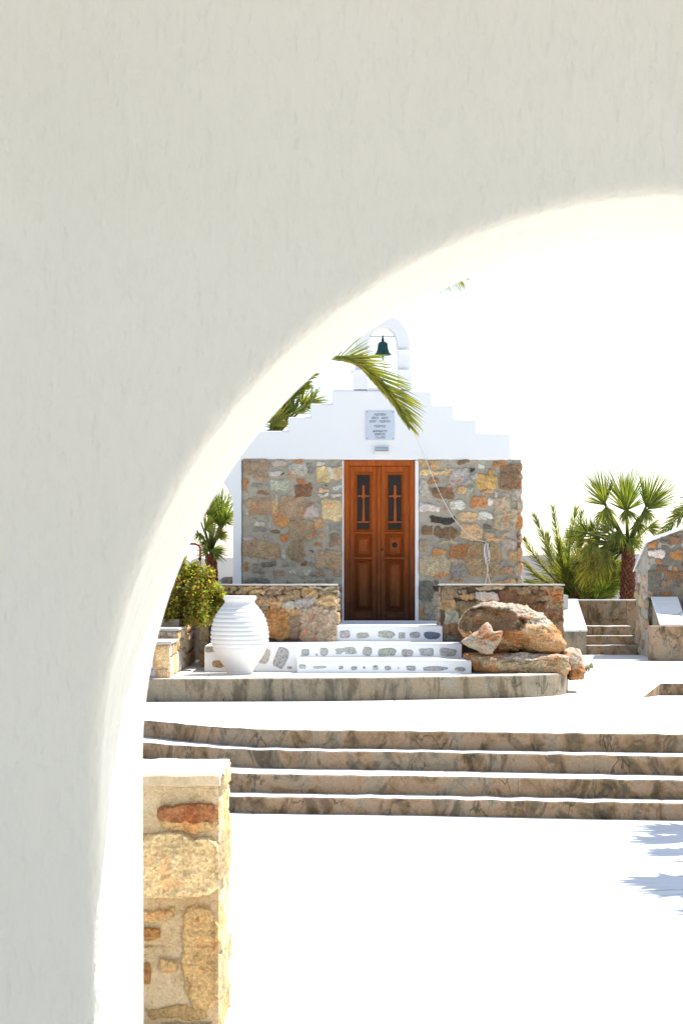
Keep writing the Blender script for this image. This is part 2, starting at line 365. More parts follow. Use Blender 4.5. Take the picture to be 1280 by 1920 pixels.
def field(mb, fr, u0, u1, v0, v1, nu, nv, stones, mat, unit, edge=.02, warp=.02, base=0, rough=.4, skin=.01, umod=None):
    # one masonry face: stones given as (cu, cv, w, h, colour, height[m]); 'unit' = metres per (u,v) unit
    sd_ = [(a, b, w/2, h/2, c, hh, rnd.uniform(2.6, 6), rnd.uniform(-.09, .09), rnd.uniform(0, 50)) for a, b, w, h, c, hh in stones]
    vs = []; cs = []; W_ = warp/unit
    for j in range(nv+1):
        v = v0+(v1-v0)*j/nv
        for i in range(nu+1):
            u = u0+(u1-u0)*i/nu; mu, mv = u*unit, v*unit
            n1 = noise.fractal((mu*9, mv*9, 1.5), .7, 2, 5); n2 = noise.fractal((mu*9, mv*9, 7.7), .7, 2, 5)
            wu, wv = u+n1*W_, v+n2*W_; best = 0; bc = (.3, .28, .24); bh = 0; bs = 0
            for (a, b, w, h, c, hh, p, rot, sd0) in sd_:
                dx, dy = wu-a, wv-b
                if abs(dx) > w*1.25 or abs(dy) > h*1.25: continue
                x, y = dx+dy*rot, dy-dx*rot; k_ = ((abs(x)/w)**p+(abs(y)/h)**p)**(1/p)
                t = (1-k_)*min(w, h)*unit/edge
                if t > best: best = t; bc = c; bh = hh; bs = sd0
            t = min(1, best); t = t*t*(3-2*t)
            rg = noise.fractal((mu*16+bs, mv*16+(mu*9 if bs > 25 else 0), bs), .55, 2, 5)
            hgt = base+skin*noise.fractal((mu*4, mv*4, 3), .8, 2, 4)+t*bh*(1+rough*rg)+.35*bh*t*noise.cell((mu*7+bs, mv*9, bs))
            tone = 1+.22*noise.fractal((mu*7+bs, mv*7, bs), .8, 2, 3)
            if umod: u_ = umod(i, nu, u, v)
            else: u_ = u
            vs.append(fr(u_, v, hgt)); cs.append((bc[0]*tone, bc[1]*tone, bc[2]*tone, min(1, best*1.0)))
    mb.add(vs, [(j*(nu+1)+i, (j+1)*(nu+1)+i, (j+1)*(nu+1)+i+1, j*(nu+1)+i+1) for j in range(nv) for i in range(nu)], mat, cs, True)
# ------------------------------------------------------------------ ground
ZL = EYE-1.449; ZP = EYE-1.197     # landing, chapel platform
mb = MB(); mb.add([(-3000, -3000, -.06), (3000, -3000, -.06), (3000, 3000, -.06), (-3000, 3000, -.06)], [(0, 1, 2, 3)], 'soil')
struct(mb.build('ground'))
# stepped landing edges, measured front edges (px, D) of each tread
def edge(pts, z): return [gp(a, b, z) for a, b in pts]
Z1, Z2, Z3, Z4 = ZL, ZL-.163, ZL-.326, ZL-.489
e1 = edge([(100, 1339), (265, 1350), (349, 1358), (420, 1364), (480, 1367.5), (585, 1369), (780, 1371), (1000, 1374), (1280, 1377), (1500, 1380), (1900, 1385)], Z1)
e2 = edge([(100, 1381), (265, 1392), (349, 1398.5), (420, 1403), (480, 1406), (585, 1408), (780, 1410), (1000, 1414), (1280, 1418.7), (1500, 1422), (1900, 1428)], Z2)
e3 = edge([(100, 1425), (265, 1436), (349, 1443), (420, 1449), (480, 1451), (585, 1453), (780, 1455), (1000, 1459), (1280, 1463), (1500, 1467), (1900, 1473)], Z3)
e4 = edge([(100, 1470), (265, 1481), (349, 1487), (420, 1492), (480, 1494), (585, 1495.5), (780, 1497.5), (1000, 1502), (1280, 1506.5), (1500, 1510), (1900, 1516)], Z4)
def dense(e, step=.06):
    out = []
    for a, b in zip(e, e[1:]):
        n = max(1, int((b-a).length/step))
        for k in range(n): out.append(a.lerp(b, k/n))
    out.append(e[-1]); return out
st = thing('stone_stairs', 'broad flight of four weathered brown steps crossing the white courtyard', 'stairs', (1.5, 17, 0))
for i, (e, z, nz) in enumerate(((e1, Z1, Z2), (e2, Z2, Z3), (e3, Z3, Z4), (e4, Z4, 0))):
    d = dense(e); mb = MB(); n = len(d); rows = []
    back = .9
    def wob(p, a): return a*noise.fractal((p.x*3+i*7, p.y*3, i), .7, 2, 4)
    # profile: top back, top front, worn nose, face, foot
    prof = [(back, 0, 'paving'), (.012, 0, 'paving'), (0, -.012, 'riser'), (.004, -.04, 'riser'), (.006, -(z-nz)*.6, 'riser'), (.004, -(z-nz)-.02, 'riser')]
    vs = []
    for (dy, dz, _) in prof:
        for p in d:
            ww = wob(p, .012) if dy < .1 else 0
            vs.append((p.x, p.y+dy+ww, z+dz+(noise.noise((p.x*6, i, 3))*.008 if dz == 0 and dy < .1 else 0)))
    for r_ in range(len(prof)-1):
        fs = [(r_*n+k, r_*n+k+1, (r_+1)*n+k+1, (r_+1)*n+k) for k in range(n-1)]
        if r_ == 0: mb.add(vs, fs, 'paving', smooth=False)
        else: mb.add(vs, fs, 'riser', smooth=True)
    # thin whitewashed skin that laps over the nose
    o = under(st, mb.build('step'))
# courtyard and landing sheets
mb = MB(); mb.add([(-14, -6, 0), (14, -6, 0), (14, 18.5, 0), (-14, 18.5, 0)], [(0, 1, 2, 3)], 'paving'); struct(mb.build('courtyard'))
mb = MB(); d = [p+Vector((0, .5, -.004)) for p in dense(e1, .5)]
d = [Vector((-14, d[0].y, ZL-.004))]+d+[Vector((14, d[-1].y, ZL-.004))]
n = len(d); mb.add([tuple(p) for p in d]+[(p.x, 36.2, ZL-.004) for p in d], [(k, k+1, k+1+n, k+n) for k in range(n-1)], 'paving'); struct(mb.build('landing_pavement'))
# hillside terrain behind
mb = MB(); nx, ny = 120, 60; vs = []; ys = [36+ (j/(ny-1))**3*2000 for j in range(ny)]
for y in ys:
    for i in range(nx):
        x = (i/(nx-1)-.5)*(120+y*1.6)
        h = 1.35+max(0, min(1, (y-150)/350))*(max(.08, min(1, (x/y+.02)/.06)))*(4.9+4.6*noise.fractal((x/110, y/160, 1.3), .8, 2, 5)+1.0*noise.fractal((x/20, y/30, 5), .8, 2, 3))
        vs.append((x, y, h if y > 40 else 1.35))
fs = [(j*nx+i, j*nx+i+1, (j+1)*nx+i+1, (j+1)*nx+i) for j in range(ny-1) for i in range(nx-1)]
mb.add(vs, fs, 'hill', smooth=True); struct(mb.build('hills'))
# raised terrace left of and behind the chapel
mb = MB(); box(mb, -12, X(640, 26), 26.6, 36.4, .3, 1.84, 'soil'); struct(mb.build('terrace_ground'))

# ------------------------------------------------------------------ chapel platform with kerb
kp = [(60, 21.7), (265, 21.85), (450, 21.93), (640, 22.0), (860, 22.36), (950, 22.52), (1000, 22.66), (1030, 22.82), (1050, 23.02), (1061, 23.3), (1064, 23.7), (1062, 24.3), (1062, 26.5)]
d = dense([Vector((X(a, D), D, ZP)) for a, D in kp], .07); n = len(d)
mb = MB(); vs = []
cen = Vector((0, 25, 0))
for (ins, dz) in ((.30, .002), (.014, 0), (0, -.014), (0, -.1), (.004, -.26)):
    for k, p in enumerate(d):
        t = (d[min(k+1, n-1)]-d[max(k-1, 0)]).normalized(); nn = Vector((-t.y, t.x, 0))
        q = p+nn*(ins+.006*noise.fractal((p.x*4, p.y*4, 2), .8, 2, 3)); vs.append((q.x, q.y, ZP+dz+.004*noise.noise((p.x*9, p.y*9, 1))))
for r_ in range(4):
    mb.add(vs, [(r_*n+k, r_*n+k+1, (r_+1)*n+k+1, (r_+1)*n+k) for k in range(n-1)], 'paving' if r_ == 0 else 'kerb', smooth=r_ > 0)
top = [v for v in vs[:n]]
mb.add([(v[0], v[1], ZP-.002) for v in vs[n:2*n]]+[(v[0], 26.8, ZP-.002) for v in vs[n:2*n]], [(k, k+1, k+1+n, k+n) for k in range(n-1)], 'paving')
tag(mb.build('kerbed_platform'), 'grey weathered concrete kerb with rounded right end and white top below the chapel', 'platform')

# ------------------------------------------------------------------ chapel
DC = 26.06; SCL = DC/F
ch = thing('chapel', 'small white stepped-gable chapel with rubble stone facade and bell arch', 'chapel', (X(712, DC), DC, ZP))
fp = lambda u, v: (X(u, DC), Z(v, DC))
# mortar panels with individual stones
def zoomstones(lst, ox, oy, s):
    return [(ox+a/s, oy+b/s, w/s, h/s, c) for a, b, w, h, c in lst]
LS = zoomstones([(215,150,190,120,'N'),(400,122,95,42,'g'),(555,103,80,26,'O'),(540,168,130,92,'g'),(645,170,50,70,'G'),(750,215,95,105,'P'),(862,200,70,90,'P'),(815,200,42,90,'W'),
 (370,198,85,42,'W'),(420,200,34,22,'D'),(350,212,34,18,'D'),(485,230,50,36,'o'),(135,295,38,118,'O'),(245,248,105,42,'T'),(395,300,130,92,'g'),(565,265,72,42,'O'),(590,335,130,100,'B'),(230,302,95,34,'G'),
 (275,360,95,26,'B'),(765,300,60,14,'B'),(755,341,95,32,'P'),(865,310,80,34,'W'),(745,380,78,32,'W'),(855,384,95,32,'W'),(240,465,185,128,'T'),(370,480,44,122,'o'),(505,475,185,155,'T'),(655,455,52,28,'O'),
 (820,495,155,145,'P'),(640,512,100,92,'g'),(190,565,125,12,'B'),(420,582,112,78,'O'),(722,600,70,72,'o'),(855,632,110,50,'G'),(235,605,85,44,'g'),(585,655,190,145,'T'),(370,668,82,32,'B'),(250,655,120,32,'G'),
 (445,718,62,52,'O'),(725,697,52,38,'o'),(840,730,90,85,'N'),(715,770,78,38,'O'),(150,722,80,32,'g'),(250,812,275,118,'T'),(270,718,150,42,'G'),(545,822,115,145,'N'),(655,830,52,18,'R'),(437,850,42,64,'g'),
 (800,895,205,135,'T'),(130,945,36,82,'O'),(215,925,72,22,'T'),(600,928,68,32,'B'),(320,925,125,42,'K'),(480,937,105,34,'G'),(235,982,100,50,'G'),(400,1000,105,52,'T'),(595,1002,92,62,'g'),(720,1016,105,42,'N'),
 (868,1005,60,52,'N'),(220,1062,205,42,'K'),(480,1075,64,24,'K'),(690,1058,105,34,'G'),(885,1120,30,70,'K'),(885,1220,34,80,'G'),(888,1320,32,70,'K'),(130,520,30,60,'g'),(375,395,24,50,'g'),(480,345,26,24,'g'),(125,440,26,80,'G'),(670,640,24,40,'g')], 430, 840, 4.267)
RS = zoomstones([(622,100,132,48,'o'),(590,155,72,32,'P'),(675,152,110,26,'P'),(735,150,50,42,'P'),(590,252,52,105,'g'),(655,210,52,42,'O'),(805,182,115,95,'g'),(835,92,84,24,'B'),(1060,98,82,38,'O'),(890,135,36,26,'D'),
 (955,115,42,22,'W'),(980,215,122,78,'Y'),(1012,150,54,38,'o'),(910,182,42,42,'g'),(1140,185,135,140,'B'),(700,283,128,64,'B'),(830,265,60,42,'o'),(872,268,36,46,'g'),(985,278,84,28,'o'),(1045,291,32,32,'W'),(1182,300,78,72,'g'),
 (800,358,88,54,'W'),(930,343,94,68,'O'),(1000,347,32,54,'W'),(1075,350,100,74,'t'),(1183,360,32,38,'O'),(622,380,125,48,'W'),(730,385,42,22,'O'),(855,432,114,58,'P'),(965,435,92,50,'W'),(1120,448,170,115,'t'),(705,458,148,46,'D'),
 (885,530,132,94,'P'),(600,520,62,54,'B'),(720,535,132,62,'B'),(1000,548,62,38,'t'),(1032,578,112,26,'o'),(1102,547,62,32,'t'),(1190,575,42,92,'R'),(740,592,152,22,'t'),(575,622,42,72,'T'),(683,658,92,48,'O'),(810,652,105,78,'O'),
 (965,705,185,200,'T'),(1120,610,84,62,'g'),(1165,682,96,62,'o'),(650,745,185,108,'t'),(705,795,92,42,'O'),(800,715,92,32,'t'),(1115,780,84,52,'T'),(1182,772,42,90,'g'),(810,785,80,92,'G'),(790,838,92,22,'O'),(1100,845,124,32,'o'),
 (600,905,84,125,'K'),(670,890,52,44,'D'),(570,1035,22,96,'O'),(640,1045,92,82,'G'),(620,985,70,44,'G'),(1080,735,60,40,'G'),(880,600,40,30,'G'),(750,250,30,26,'g'),(1030,440,26,60,'G'),(770,240,34,20,'g')], 620, 840, 3.368)
for nm, x0, x1, x1b, lst in (('stone_facade', 455, 641.5, 641.5, LS), ('stone_facade', 785, 975, 977, RS)):
    mb = MB(); ss = [(a, b, w*1.22, h*1.2, jit(tuple(min(.7, q_*1.1+.02) for q_ in COL[c]), .1), .026) for a, b, w, h, c in lst]
    for _ in range(420):      # small packing stones, half buried in the mortar
        a, b = rnd.uniform(x0+4, x1-6), rnd.uniform(866, 1160); w, h = rnd.uniform(6, 24), rnd.uniform(4, 12)
        if any(abs(a-q_[0]) < (w+q_[2])*.46 and abs(b-q_[1]) < (h+q_[3])*.46 for q_ in ss): continue
        ss.append((a, b, w, h, jit(COL[rnd.choice('gGNtgTKW')], .15), .012))
    def um(i, nu, u, v):
        if x1 > 700 and i == nu: return u+1+3*noise.noise((0, v*.12, 3))
        if x1 < 700 and i == 0: return u+1.6*noise.noise((0, v*.05, 8))
        return u
    field(mb, frontpx(DC-.004), x0, x1, 861.5, 1168, 120, 190, ss, 'masonry', SCL, edge=.016, warp=.03, rough=.8, skin=.012, umod=um)
    if x1 > 700:     # ragged quoins at the right corner
        v = 866
        while v < 1110:
            hh = rnd.uniform(16, 34); stone(mb, outline(974, v+hh/2, rnd.uniform(8, 12), hh*.9, 3, 14, .1), frontpx(DC-.01), .03, jit(COL[rnd.choice('tgoTOg')]), 'stone'); v += hh
    under(ch, mb.build(nm))
# masonry core (behind the panels) and side walls
mb = MB()
box(mb, X(456, DC), X(641, DC), DC+.012, DC+.45, ZP, Z(862, DC), 'mortar'); box(mb, X(786, DC), X(975, DC), DC+.012, DC+.45, ZP, Z(862, DC), 'mortar')
box(mb, X(790, DC), X(957, DC)-.01, DC+.46, DC+5, ZP, Z(864, DC), 'white'); box(mb, X(470, DC), X(600, DC), DC+.46, DC+5, ZP, Z(864, DC), 'white')
under(ch, mb.build('wall_core'))
mb = MB()
cx, r0, ysp = 362, 75, 955
L = [(453.5, 861.5), (453.5, 1170), (cx+r0-1, 1170), (cx+r0, ysp)]+[(cx+r0*math.cos(math.pi*k/28), ysp-r0*1.02*math.sin(math.pi*k/28)) for k in range(1, 28)]+[(cx-r0, ysp), (cx-r0, 1170), (200, 1170), (200, 808), (540, 808), (540, 782), (582, 782), (582, 757), (623, 757), (623, 731), (808, 734), (810, 760), (850, 760), (851, 786), (893, 787), (893, 812), (957, 813), (957, 863)]
prism(mb, [fp(*p) for p in L][::-1], DC-.018, DC+.40, 'white')
o = mb.build('gable', bevel=.025, seg=3); under(ch, o)
mb = MB(); vs = []; nn = 24; xc = X(716, DC+.8)   # barrel roof behind the gable
for yy in (DC+.41, DC+5):
    for k in range(nn+1):
        q = math.pi*k/nn; vs.append((xc-math.cos(q)*1.5, yy, Z(858, DC)+math.sin(q)*.42))
mb.add(vs, [(k, k+1, k+nn+2, k+nn+1) for k in range(nn)], 'white', smooth=True); under(ch, mb.build('roof'))
# door surround (white reveals and lintel)
mb = MB()
pbox(mb, 641.5, 644.2, 863, 1166, DC-.016, .3, 'white'); pbox(mb, 777.8, 784.6, 863, 1166, DC-.016, .3, 'white')
under(ch, mb.build('door_surround', bevel=.006))
mb = MB(); pbox(mb, 640, 830, 1163.6, 1168, DC-.05, .42, 'white', DC); under(ch, mb.build('threshold', bevel=.008))
# belfry
mb = MB(); xl, xr, cxb = 662.5, 771.5, 717.2; il, ir = 690, 745
P_ = [(xl, 730), (xl, 694), (xl+3, 693), (xl+3, 652)]
P_ += [(cxb-51.5*math.cos(math.pi*k/32), 648-58*math.sin(math.pi*k/32)) for k in range(1, 32)]
P_ += [(xr-1.5, 652), (xr-1.5, 693), (xr, 694), (xr, 730), (ir+1, 730), (ir+1, 656), (ir-1, 642)]
P_ += [(cxb+26.5*math.cos(math.pi*k/28), 641-29*math.sin(math.pi*k/28)) for k in range(1, 28)]
P_ += [(il+1, 642), (il-1, 656), (il-1, 730)]
prism(mb, [fp(*p) for p in P_], DC+.0, DC+.36, 'white')
belf = under(ch, mb.build('bell_arch', bevel=.012, seg=3))
for x0, x1 in ((656, 692.5), (742.5, 778)):
    for yy in (655, 692.5): mb = MB(); pbox(mb, x0, x1, yy, yy+2.6, DC-.05, .44, 'white'); under(belf, mb.build('ledge', bevel=.005))
mb = MB(); pbox(mb, 690, 746, 726.5, 732.5, DC+.02, .32, 'white'); under(belf, mb.build('sill', bevel=.005))

# door: frame, leaves, panels, glass, crosses
s3 = 3.368; q = lambda a, b: (620+a/s3, 840+b/s3)
def dbox(mb, a0, a1, b0, b1, y, d, mat='wood'):
    x0, y0 = q(a0, b0); x1, y1 = q(a1, b1); pbox(mb, x0, x1, y0, y1, DC+y, d, mat, DC)
mb = MB()
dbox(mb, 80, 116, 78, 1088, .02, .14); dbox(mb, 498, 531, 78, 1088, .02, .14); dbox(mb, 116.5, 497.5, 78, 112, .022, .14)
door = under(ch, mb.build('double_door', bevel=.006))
mb = MB(); pbox(mb, 640, 785, 860, 1168, DC+.17, .03, 'iron', DC); under(ch, mb.build('door_light_block'))  # added unseen dark board that stops light leaking through the door gaps
def frustum(mb, a0, a1, b0, b1, ins, y0, y1, mat='wood', iv=None):
    iv = iv or ins
    v = []
    for (k, kv, y) in ((0, 0, y0), (ins, iv, y1)):
        for aa, bb in ((a0+k, b0+kv), (a1-k, b0+kv), (a1-k, b1-kv), (a0+k, b1-kv)):
            x, z = q(aa, bb); v.append((X(x, DC), DC+y, Z(z, DC)))
    mb.add(v, [(4, 7, 6, 5), (0, 4, 5, 1), (1, 5, 6, 2), (2, 6, 7, 3), (3, 7, 4, 0)], mat)
def wframe(mb, a0, a1, b0, b1, w, y0, y1, mat='wood'):    # sloping moulding around an opening
    v = []
    for k, y in ((0, y0), (w*.35, y1), (w, y0+.035)):
        for aa, bb in ((a0+k, b0+k), (a1-k, b0+k), (a1-k, b1-k), (a0+k, b1-k)):
            x, z = q(aa, bb); v.append((X(x, DC), DC+y, Z(z, DC)))
    f = [(r_*4+i, r_*4+4+i, r_*4+4+(i+1) % 4, r_*4+(i+1) % 4) for r_ in (0, 1) for i in range(4)]
    mb.add(v, f, mat)
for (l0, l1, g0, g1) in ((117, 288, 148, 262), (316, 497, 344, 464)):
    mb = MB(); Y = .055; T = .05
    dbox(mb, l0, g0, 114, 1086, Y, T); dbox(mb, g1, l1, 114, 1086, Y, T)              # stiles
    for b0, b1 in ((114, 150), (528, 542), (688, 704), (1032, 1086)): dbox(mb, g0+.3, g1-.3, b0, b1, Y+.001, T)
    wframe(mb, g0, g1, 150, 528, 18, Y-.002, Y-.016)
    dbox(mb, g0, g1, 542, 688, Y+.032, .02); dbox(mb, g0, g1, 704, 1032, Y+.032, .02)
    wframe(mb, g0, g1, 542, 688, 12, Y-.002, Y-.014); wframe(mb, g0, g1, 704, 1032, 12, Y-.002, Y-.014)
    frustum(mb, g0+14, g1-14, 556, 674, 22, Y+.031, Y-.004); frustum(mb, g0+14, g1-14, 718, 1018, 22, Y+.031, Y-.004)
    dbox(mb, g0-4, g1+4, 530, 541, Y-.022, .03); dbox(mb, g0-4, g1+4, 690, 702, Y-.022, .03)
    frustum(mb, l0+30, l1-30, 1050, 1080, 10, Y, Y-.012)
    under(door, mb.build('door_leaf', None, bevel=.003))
    mb = MB(); dbox(mb, g0+8, g1-8, 160, 520, Y+.04, .008, 'glass'); under(door, mb.build('pane'))
    mb = MB(); gc = (g0+g1)/2+2
    def cpoly(pts_):
        prism(mb, [(X(q(a, b)[0], DC), Z(q(a, b)[1], DC)) for a, b in pts_], DC+Y+.018, DC+Y+.036, 'wood')
    cpoly([(gc-10, 466), (gc-5, 318), (gc-9, 312), (gc-14, 307), (gc-38, 309), (gc-38, 297), (gc-14, 298), (gc-8, 290), (gc-8, 234), (gc+8, 234), (gc+8, 290), (gc+14, 298), (gc+38, 297), (gc+38, 309), (gc+14, 307), (gc+9, 312), (gc+5, 318), (gc+10, 466)])
    dbox(mb, g0+16, g1-16, 461, 472, Y+.016, .022)
    under(door, mb.build('cross', None, bevel=.002))
mb = MB(); dbox(mb, 289, 315, 114, 1088, .038, .06); dbox(mb, 296, 308, 116, 1086, .022, .02); under(door, mb.build('meeting_post', None, bevel=.008, seg=3))
mb = MB(); kx, kz = q(404, 612); c = pt(kx, kz, DC)
lathe(mb, [(0, 0), (.03, 0), (.032, .006), (.02, .012), (.012, .02), (.012, .03), (.022, .038), (.02, .05), (0, .054)], (0, 0, 0), 'iron', 20)
mb.v = [(c.x+v[0], DC+.05-v[2], c.z+v[1]) for v in mb.v]; under(door, mb.build('door_knob'))
mb = MB(); kx, kz = q(326, 640); c = pt(kx, kz, DC)
lathe(mb, [(0, 0), (.012, 0), (.012, .005), (0, .006)], (0, 0, 0), 'iron', 12); mb.v = [(c.x+v[0], DC+.052-v[2], c.z+v[1]*1.5) for v in mb.v]; under(door, mb.build('keyhole'))

# bell
k = 1/(11.636*142)
bc = pt(717.3, 620, DC+.16); zt = lambda y: Z(580+y/11.636, DC+.16)
be = thing('bell', 'green bronze bell hanging in the white bell arch', 'bell', (bc.x, DC+.16, zt(1000)))
mb = MB(); prof = [(185, 1000), (186, 985), (165, 965), (140, 930), (122, 880), (112, 820), (106, 760), (95, 728), (60, 712), (0, 708)]
lathe(mb, [(a*k*1.02, zt(b)) for a, b in prof]+[(0, zt(720)), (50*k, zt(730)), (100*k, zt(850)), (160*k, zt(985)), (185*k, zt(1000))], (bc.x, DC+.16, 0), 'bronze', 32); under(be, mb.build('bell_body'))
mb = MB(); tube(mb, [(bc.x, DC+.16, zt(930)), (bc.x, DC+.16, zt(1020)), (bc.x, DC+.16, zt(1050)), (bc.x, DC+.16, zt(1062)), (bc.x, DC+.16, zt(1125))], [.008, .012, .02, .010, .007], 'iron'); under(be, mb.build('clapper'))
mb = MB(); tube(mb, [(bc.x, DC+.16, zt(715)), (bc.x, DC+.16, zt(680)), (bc.x, DC+.16, zt(630)), (bc.x, DC+.16, zt(560))], [.022, .02, .014, .004], 'iron'); under(be, mb.build('hanger'))
mb = MB(); tube(mb, [(X(686, DC), DC+.16, zt(588)), (X(749, DC), DC+.16, zt(588))], .005, 'iron'); under(be, mb.build('rod'))

# plaque with Greek inscription
plq = thing('plaque', 'small pale metal plaque with Greek inscription above the chapel door', 'plaque', tuple(pt(712, 825, DC)))
mb = MB(); pbox(mb, 685.3, 738.8, 771, 825, DC-.036, .016, 'plaque'); plt = under(plq, mb.build('plate', bevel=.003))
for a, b in ((688, 773), (736, 773), (688, 822.5), (736, 822.5)):
    mb = MB(); c = pt(a, b, DC); lathe(mb, [(.006, 0), (.004, .003), (0, .004)], (0, 0, 0), 'iron', 10); mb.v[-30:] = [(c.x+v[0], DC-.036-v[2], c.z+v[1]) for v in mb.v[-30:]]; under(plt, mb.build('screw'))
for txt, yy, wid in (('ΑΝΕΓΕΡΣΗ', 778, 22), ('ΙΕΡΟΥ    ΝΑΟΥ', 784.5, 31), ('ΑΓΙΟΥ    ΓΕΩΡΓΙΟΥ', 791, 40), ('ΓΕΩΡΓΙΟΣ', 800, 21), ('ΔΑΡΑΚΙΕΤΗ', 809, 26), ('ΒΙΟΡΓΕΤΗ', 815, 19), ('17-6-1973', 821, 18)):
    cu = bpy.data.curves.new('inscription', 'FONT'); cu.body = txt; cu.align_x = 'CENTER'; cu.align_y = 'CENTER'; cu.size = .042; cu.extrude = .0015; cu.offset = .0006
    to = bpy.data.objects.new('tmp', cu); SC.collection.objects.link(to); bpy.context.view_layer.update()
    me = bpy.data.meshes.new_from_object(to.evaluated_get(bpy.context.evaluated_depsgraph_get())); bpy.data.objects.remove(to)
    xs = [v.co.x for v in me.vertices] or [0, 1]; w0 = max(xs)-min(xs); sx = wid*SCL/w0
    c = pt(712, yy, DC)
    for v in me.vertices: v.co = (c.x+v.co.x*sx, DC-.0375-v.co.z, c.z+v.co.y*.95)
    me.materials.clear(); me.materials.append(M['ink'])
    o = bpy.data.objects.new('inscription', me); SC.collection.objects.link(o); under(plt, o)
# bulkhead lamp
lp = thing('wall_lamp', 'small bulkhead lamp with grey glass on the white wall over the door', 'lamp', tuple(pt(715, 850, DC)))
mb = MB(); pbox(mb, 701, 730, 836.5, 852, DC-.05, .03, 'white'); under(lp, mb.build('housing', bevel=.012, seg=3))
mb = MB(); pbox(mb, 702.5, 728.5, 838.5, 845, DC-.09, .05, 'lampglass'); under(lp, mb.build('lens', bevel=.012, seg=3))
mb = MB(); pbox(mb, 702, 729, 845.5, 851, DC-.085, .045, 'jar'); under(lp, mb.build('lower_cover', bevel=.01, seg=3))
# bell rope
mb = MB(); zz = lambda a, b, y=.05: pt(620+a/s3, 840+b/s3, DC-y)
main = [pt(719, 684, DC+.1), pt(728, 716, DC-.02), pt(750, 760, DC-.07), pt(771, 800, DC-.08), zz(560, -20, .08), zz(600, 75, .06), zz(650, 200), zz(685, 280), zz(720, 350), zz(770, 440), zz(830, 510), zz(870, 550), zz(920, 580), zz(975, 592)]
tube(mb, main, .0045, 'cord', 6)
for a, b, c_, e_ in ((968, 985, 1004, 720), (972, 992, 1000, 745), (966, 982, 996, 705)):
    tube(mb, [zz(a+6, 592, .06), zz(a, 640, .07), zz(a+2, e_-20, .07), zz(b-4, e_, .07), zz(c_, e_-25, .07), zz(c_-4, 660, .06), zz(b, 600, .06)], .0045, 'cord', 6)
tube(mb, [zz(985, 600), zz(980, 700, .07), zz(992, 770, .07), zz(974, 856, .07)], .0045, 'cord', 6); tube(mb, [zz(985, 740, .07), zz(988, 790, .07), zz(1006, 856, .07)], .0045, 'cord', 6)
tube(mb, [zz(966, 596, .0), zz(970, 600, .08)], .009, 'iron', 8)
tag(mb.build('bell_rope'), 'thin pale bell rope looped on a hook on the right stone facade', 'rope')

# ------------------------------------------------------------------ white chapel steps with grey stones
ws = thing('whitewashed_steps', 'whitewashed steps with grey stones set in their risers below the door', 'stairs', (X(730, 23.5), 23.1, ZP))
zA = EYE-.682; zB = EYE-.88; zC = EYE-1.047
GREY = [(.37, .365, .33), (.36, .365, .345), (.42, .40, .35), (.31, .31, .29), (.44, .42, .37)]
def patch(mb, lst, D, hh=.006):
    for a, b, w, h, *r_ in lst:
        c = GREY[rnd.randrange(5)] if len(r_) < 2 else r_[1]
        stone(mb, outline(480+a/3.05, 1080+b/3.05, w/3.05, h/3.05, rnd.choice((3, 4, 5)), 22, .09, r_[0] if r_ else rnd.uniform(-.08, .08)), frontpx(D), hh, jit(c, .1), 'greystone', rings=((1, -.5), (.97, .6), (.8, 1), (.4, 1)), amp=.3)
for (x0, x1, D0, zt_, zb_, d_, lst) in (
    (630, 829, 24.5, zA, zB, 1.5, [(508,335,58,44),(610,340,70,32),(742,335,98,46),(833,340,40,38),(905,337,60,36),(1005,340,95,42,0,(.16,.18,.21))]),
    (557, 865, 23.78, zB, zC, .80, [(282,437,44,42),(347,450,10,14),(388,432,50,46),(513,430,128,44,-.05),(635,433,54,54,.3),(747,436,102,48),(864,440,64,42),(972,435,80,46),(1095,436,95,46)]),
    (557, 883, 23.08, zC, ZP, .80, [(265,518,42,26),(365,522,78,16),(485,524,26,20),(560,527,34,22),(617,524,14,14),(682,524,32,28),(752,527,38,24),(812,528,10,12,.6),(886,527,54,28),(1020,530,145,28,0),(1165,533,62,26)])):
    mb = MB(); nx = 40; vs = []
    xs = [X(x0, D0)+(X(x1, D0)-X(x0, D0))*i/nx for i in range(nx+1)]
    w_ = lambda x, s: .006*noise.fractal((x*3, s, D0), .8, 2, 3)
    for (yy, z_) in ((D0+d_, zt_), (D0+.02, zt_), (D0+.005, zt_-.006), (D0, zt_-.02), (D0-.004, zb_+.02), (D0-.01, zb_-.01)):
        for i, x in enumerate(xs): vs.append((x, yy+w_(x, 1), z_+(w_(x, 5) if yy < D0+.5 else 0)))
    for r_ in range(5): mb.add(vs, [(r_*(nx+1)+i, (r_+1)*(nx+1)+i, (r_+1)*(nx+1)+i+1, r_*(nx+1)+i+1) for i in range(nx)], 'white', smooth=True)
    for xx in (xs[0], xs[-1]): mb.add([(xx, D0, zb_-.01), (xx, D0+d_, zb_-.01), (xx, D0+d_, zt_), (xx, D0, zt_-.003)], [(0, 1, 2, 3)], 'white')
    patch(mb, lst, D0-.001); under(ws, mb.build('step'))
mb = MB(); box(mb, X(384, 23.4), X(557, 23.4)+.02, 23.32, 24.9, ZP-.01, zB-.003, 'white'); 
under(ws, mb.build('flank', bevel=.03, seg=3))
for q_ in [(45, 458, 62, 92, .4), (145, 467, 72, 118, .42), (192, 524, 30, 14)]: mb = MB(); patch(mb, [q_], 23.318, .008); under(ws, mb.build('set_stone'))
mb = MB()
stone(mb, outline(410, 1245, 24, 13, 3.5, 18, .1), frontpx(23.318), .01, (.36, .24, .13), 'stone'); under(ws, mb.build('set_stone')); mb = MB(); stone(mb, outline(398, 1217, 26, 11, 3.5, 18, .15), frontpx(23.318), .01, (.42, .36, .28), 'stone')
under(ws, mb.build('set_stone'))

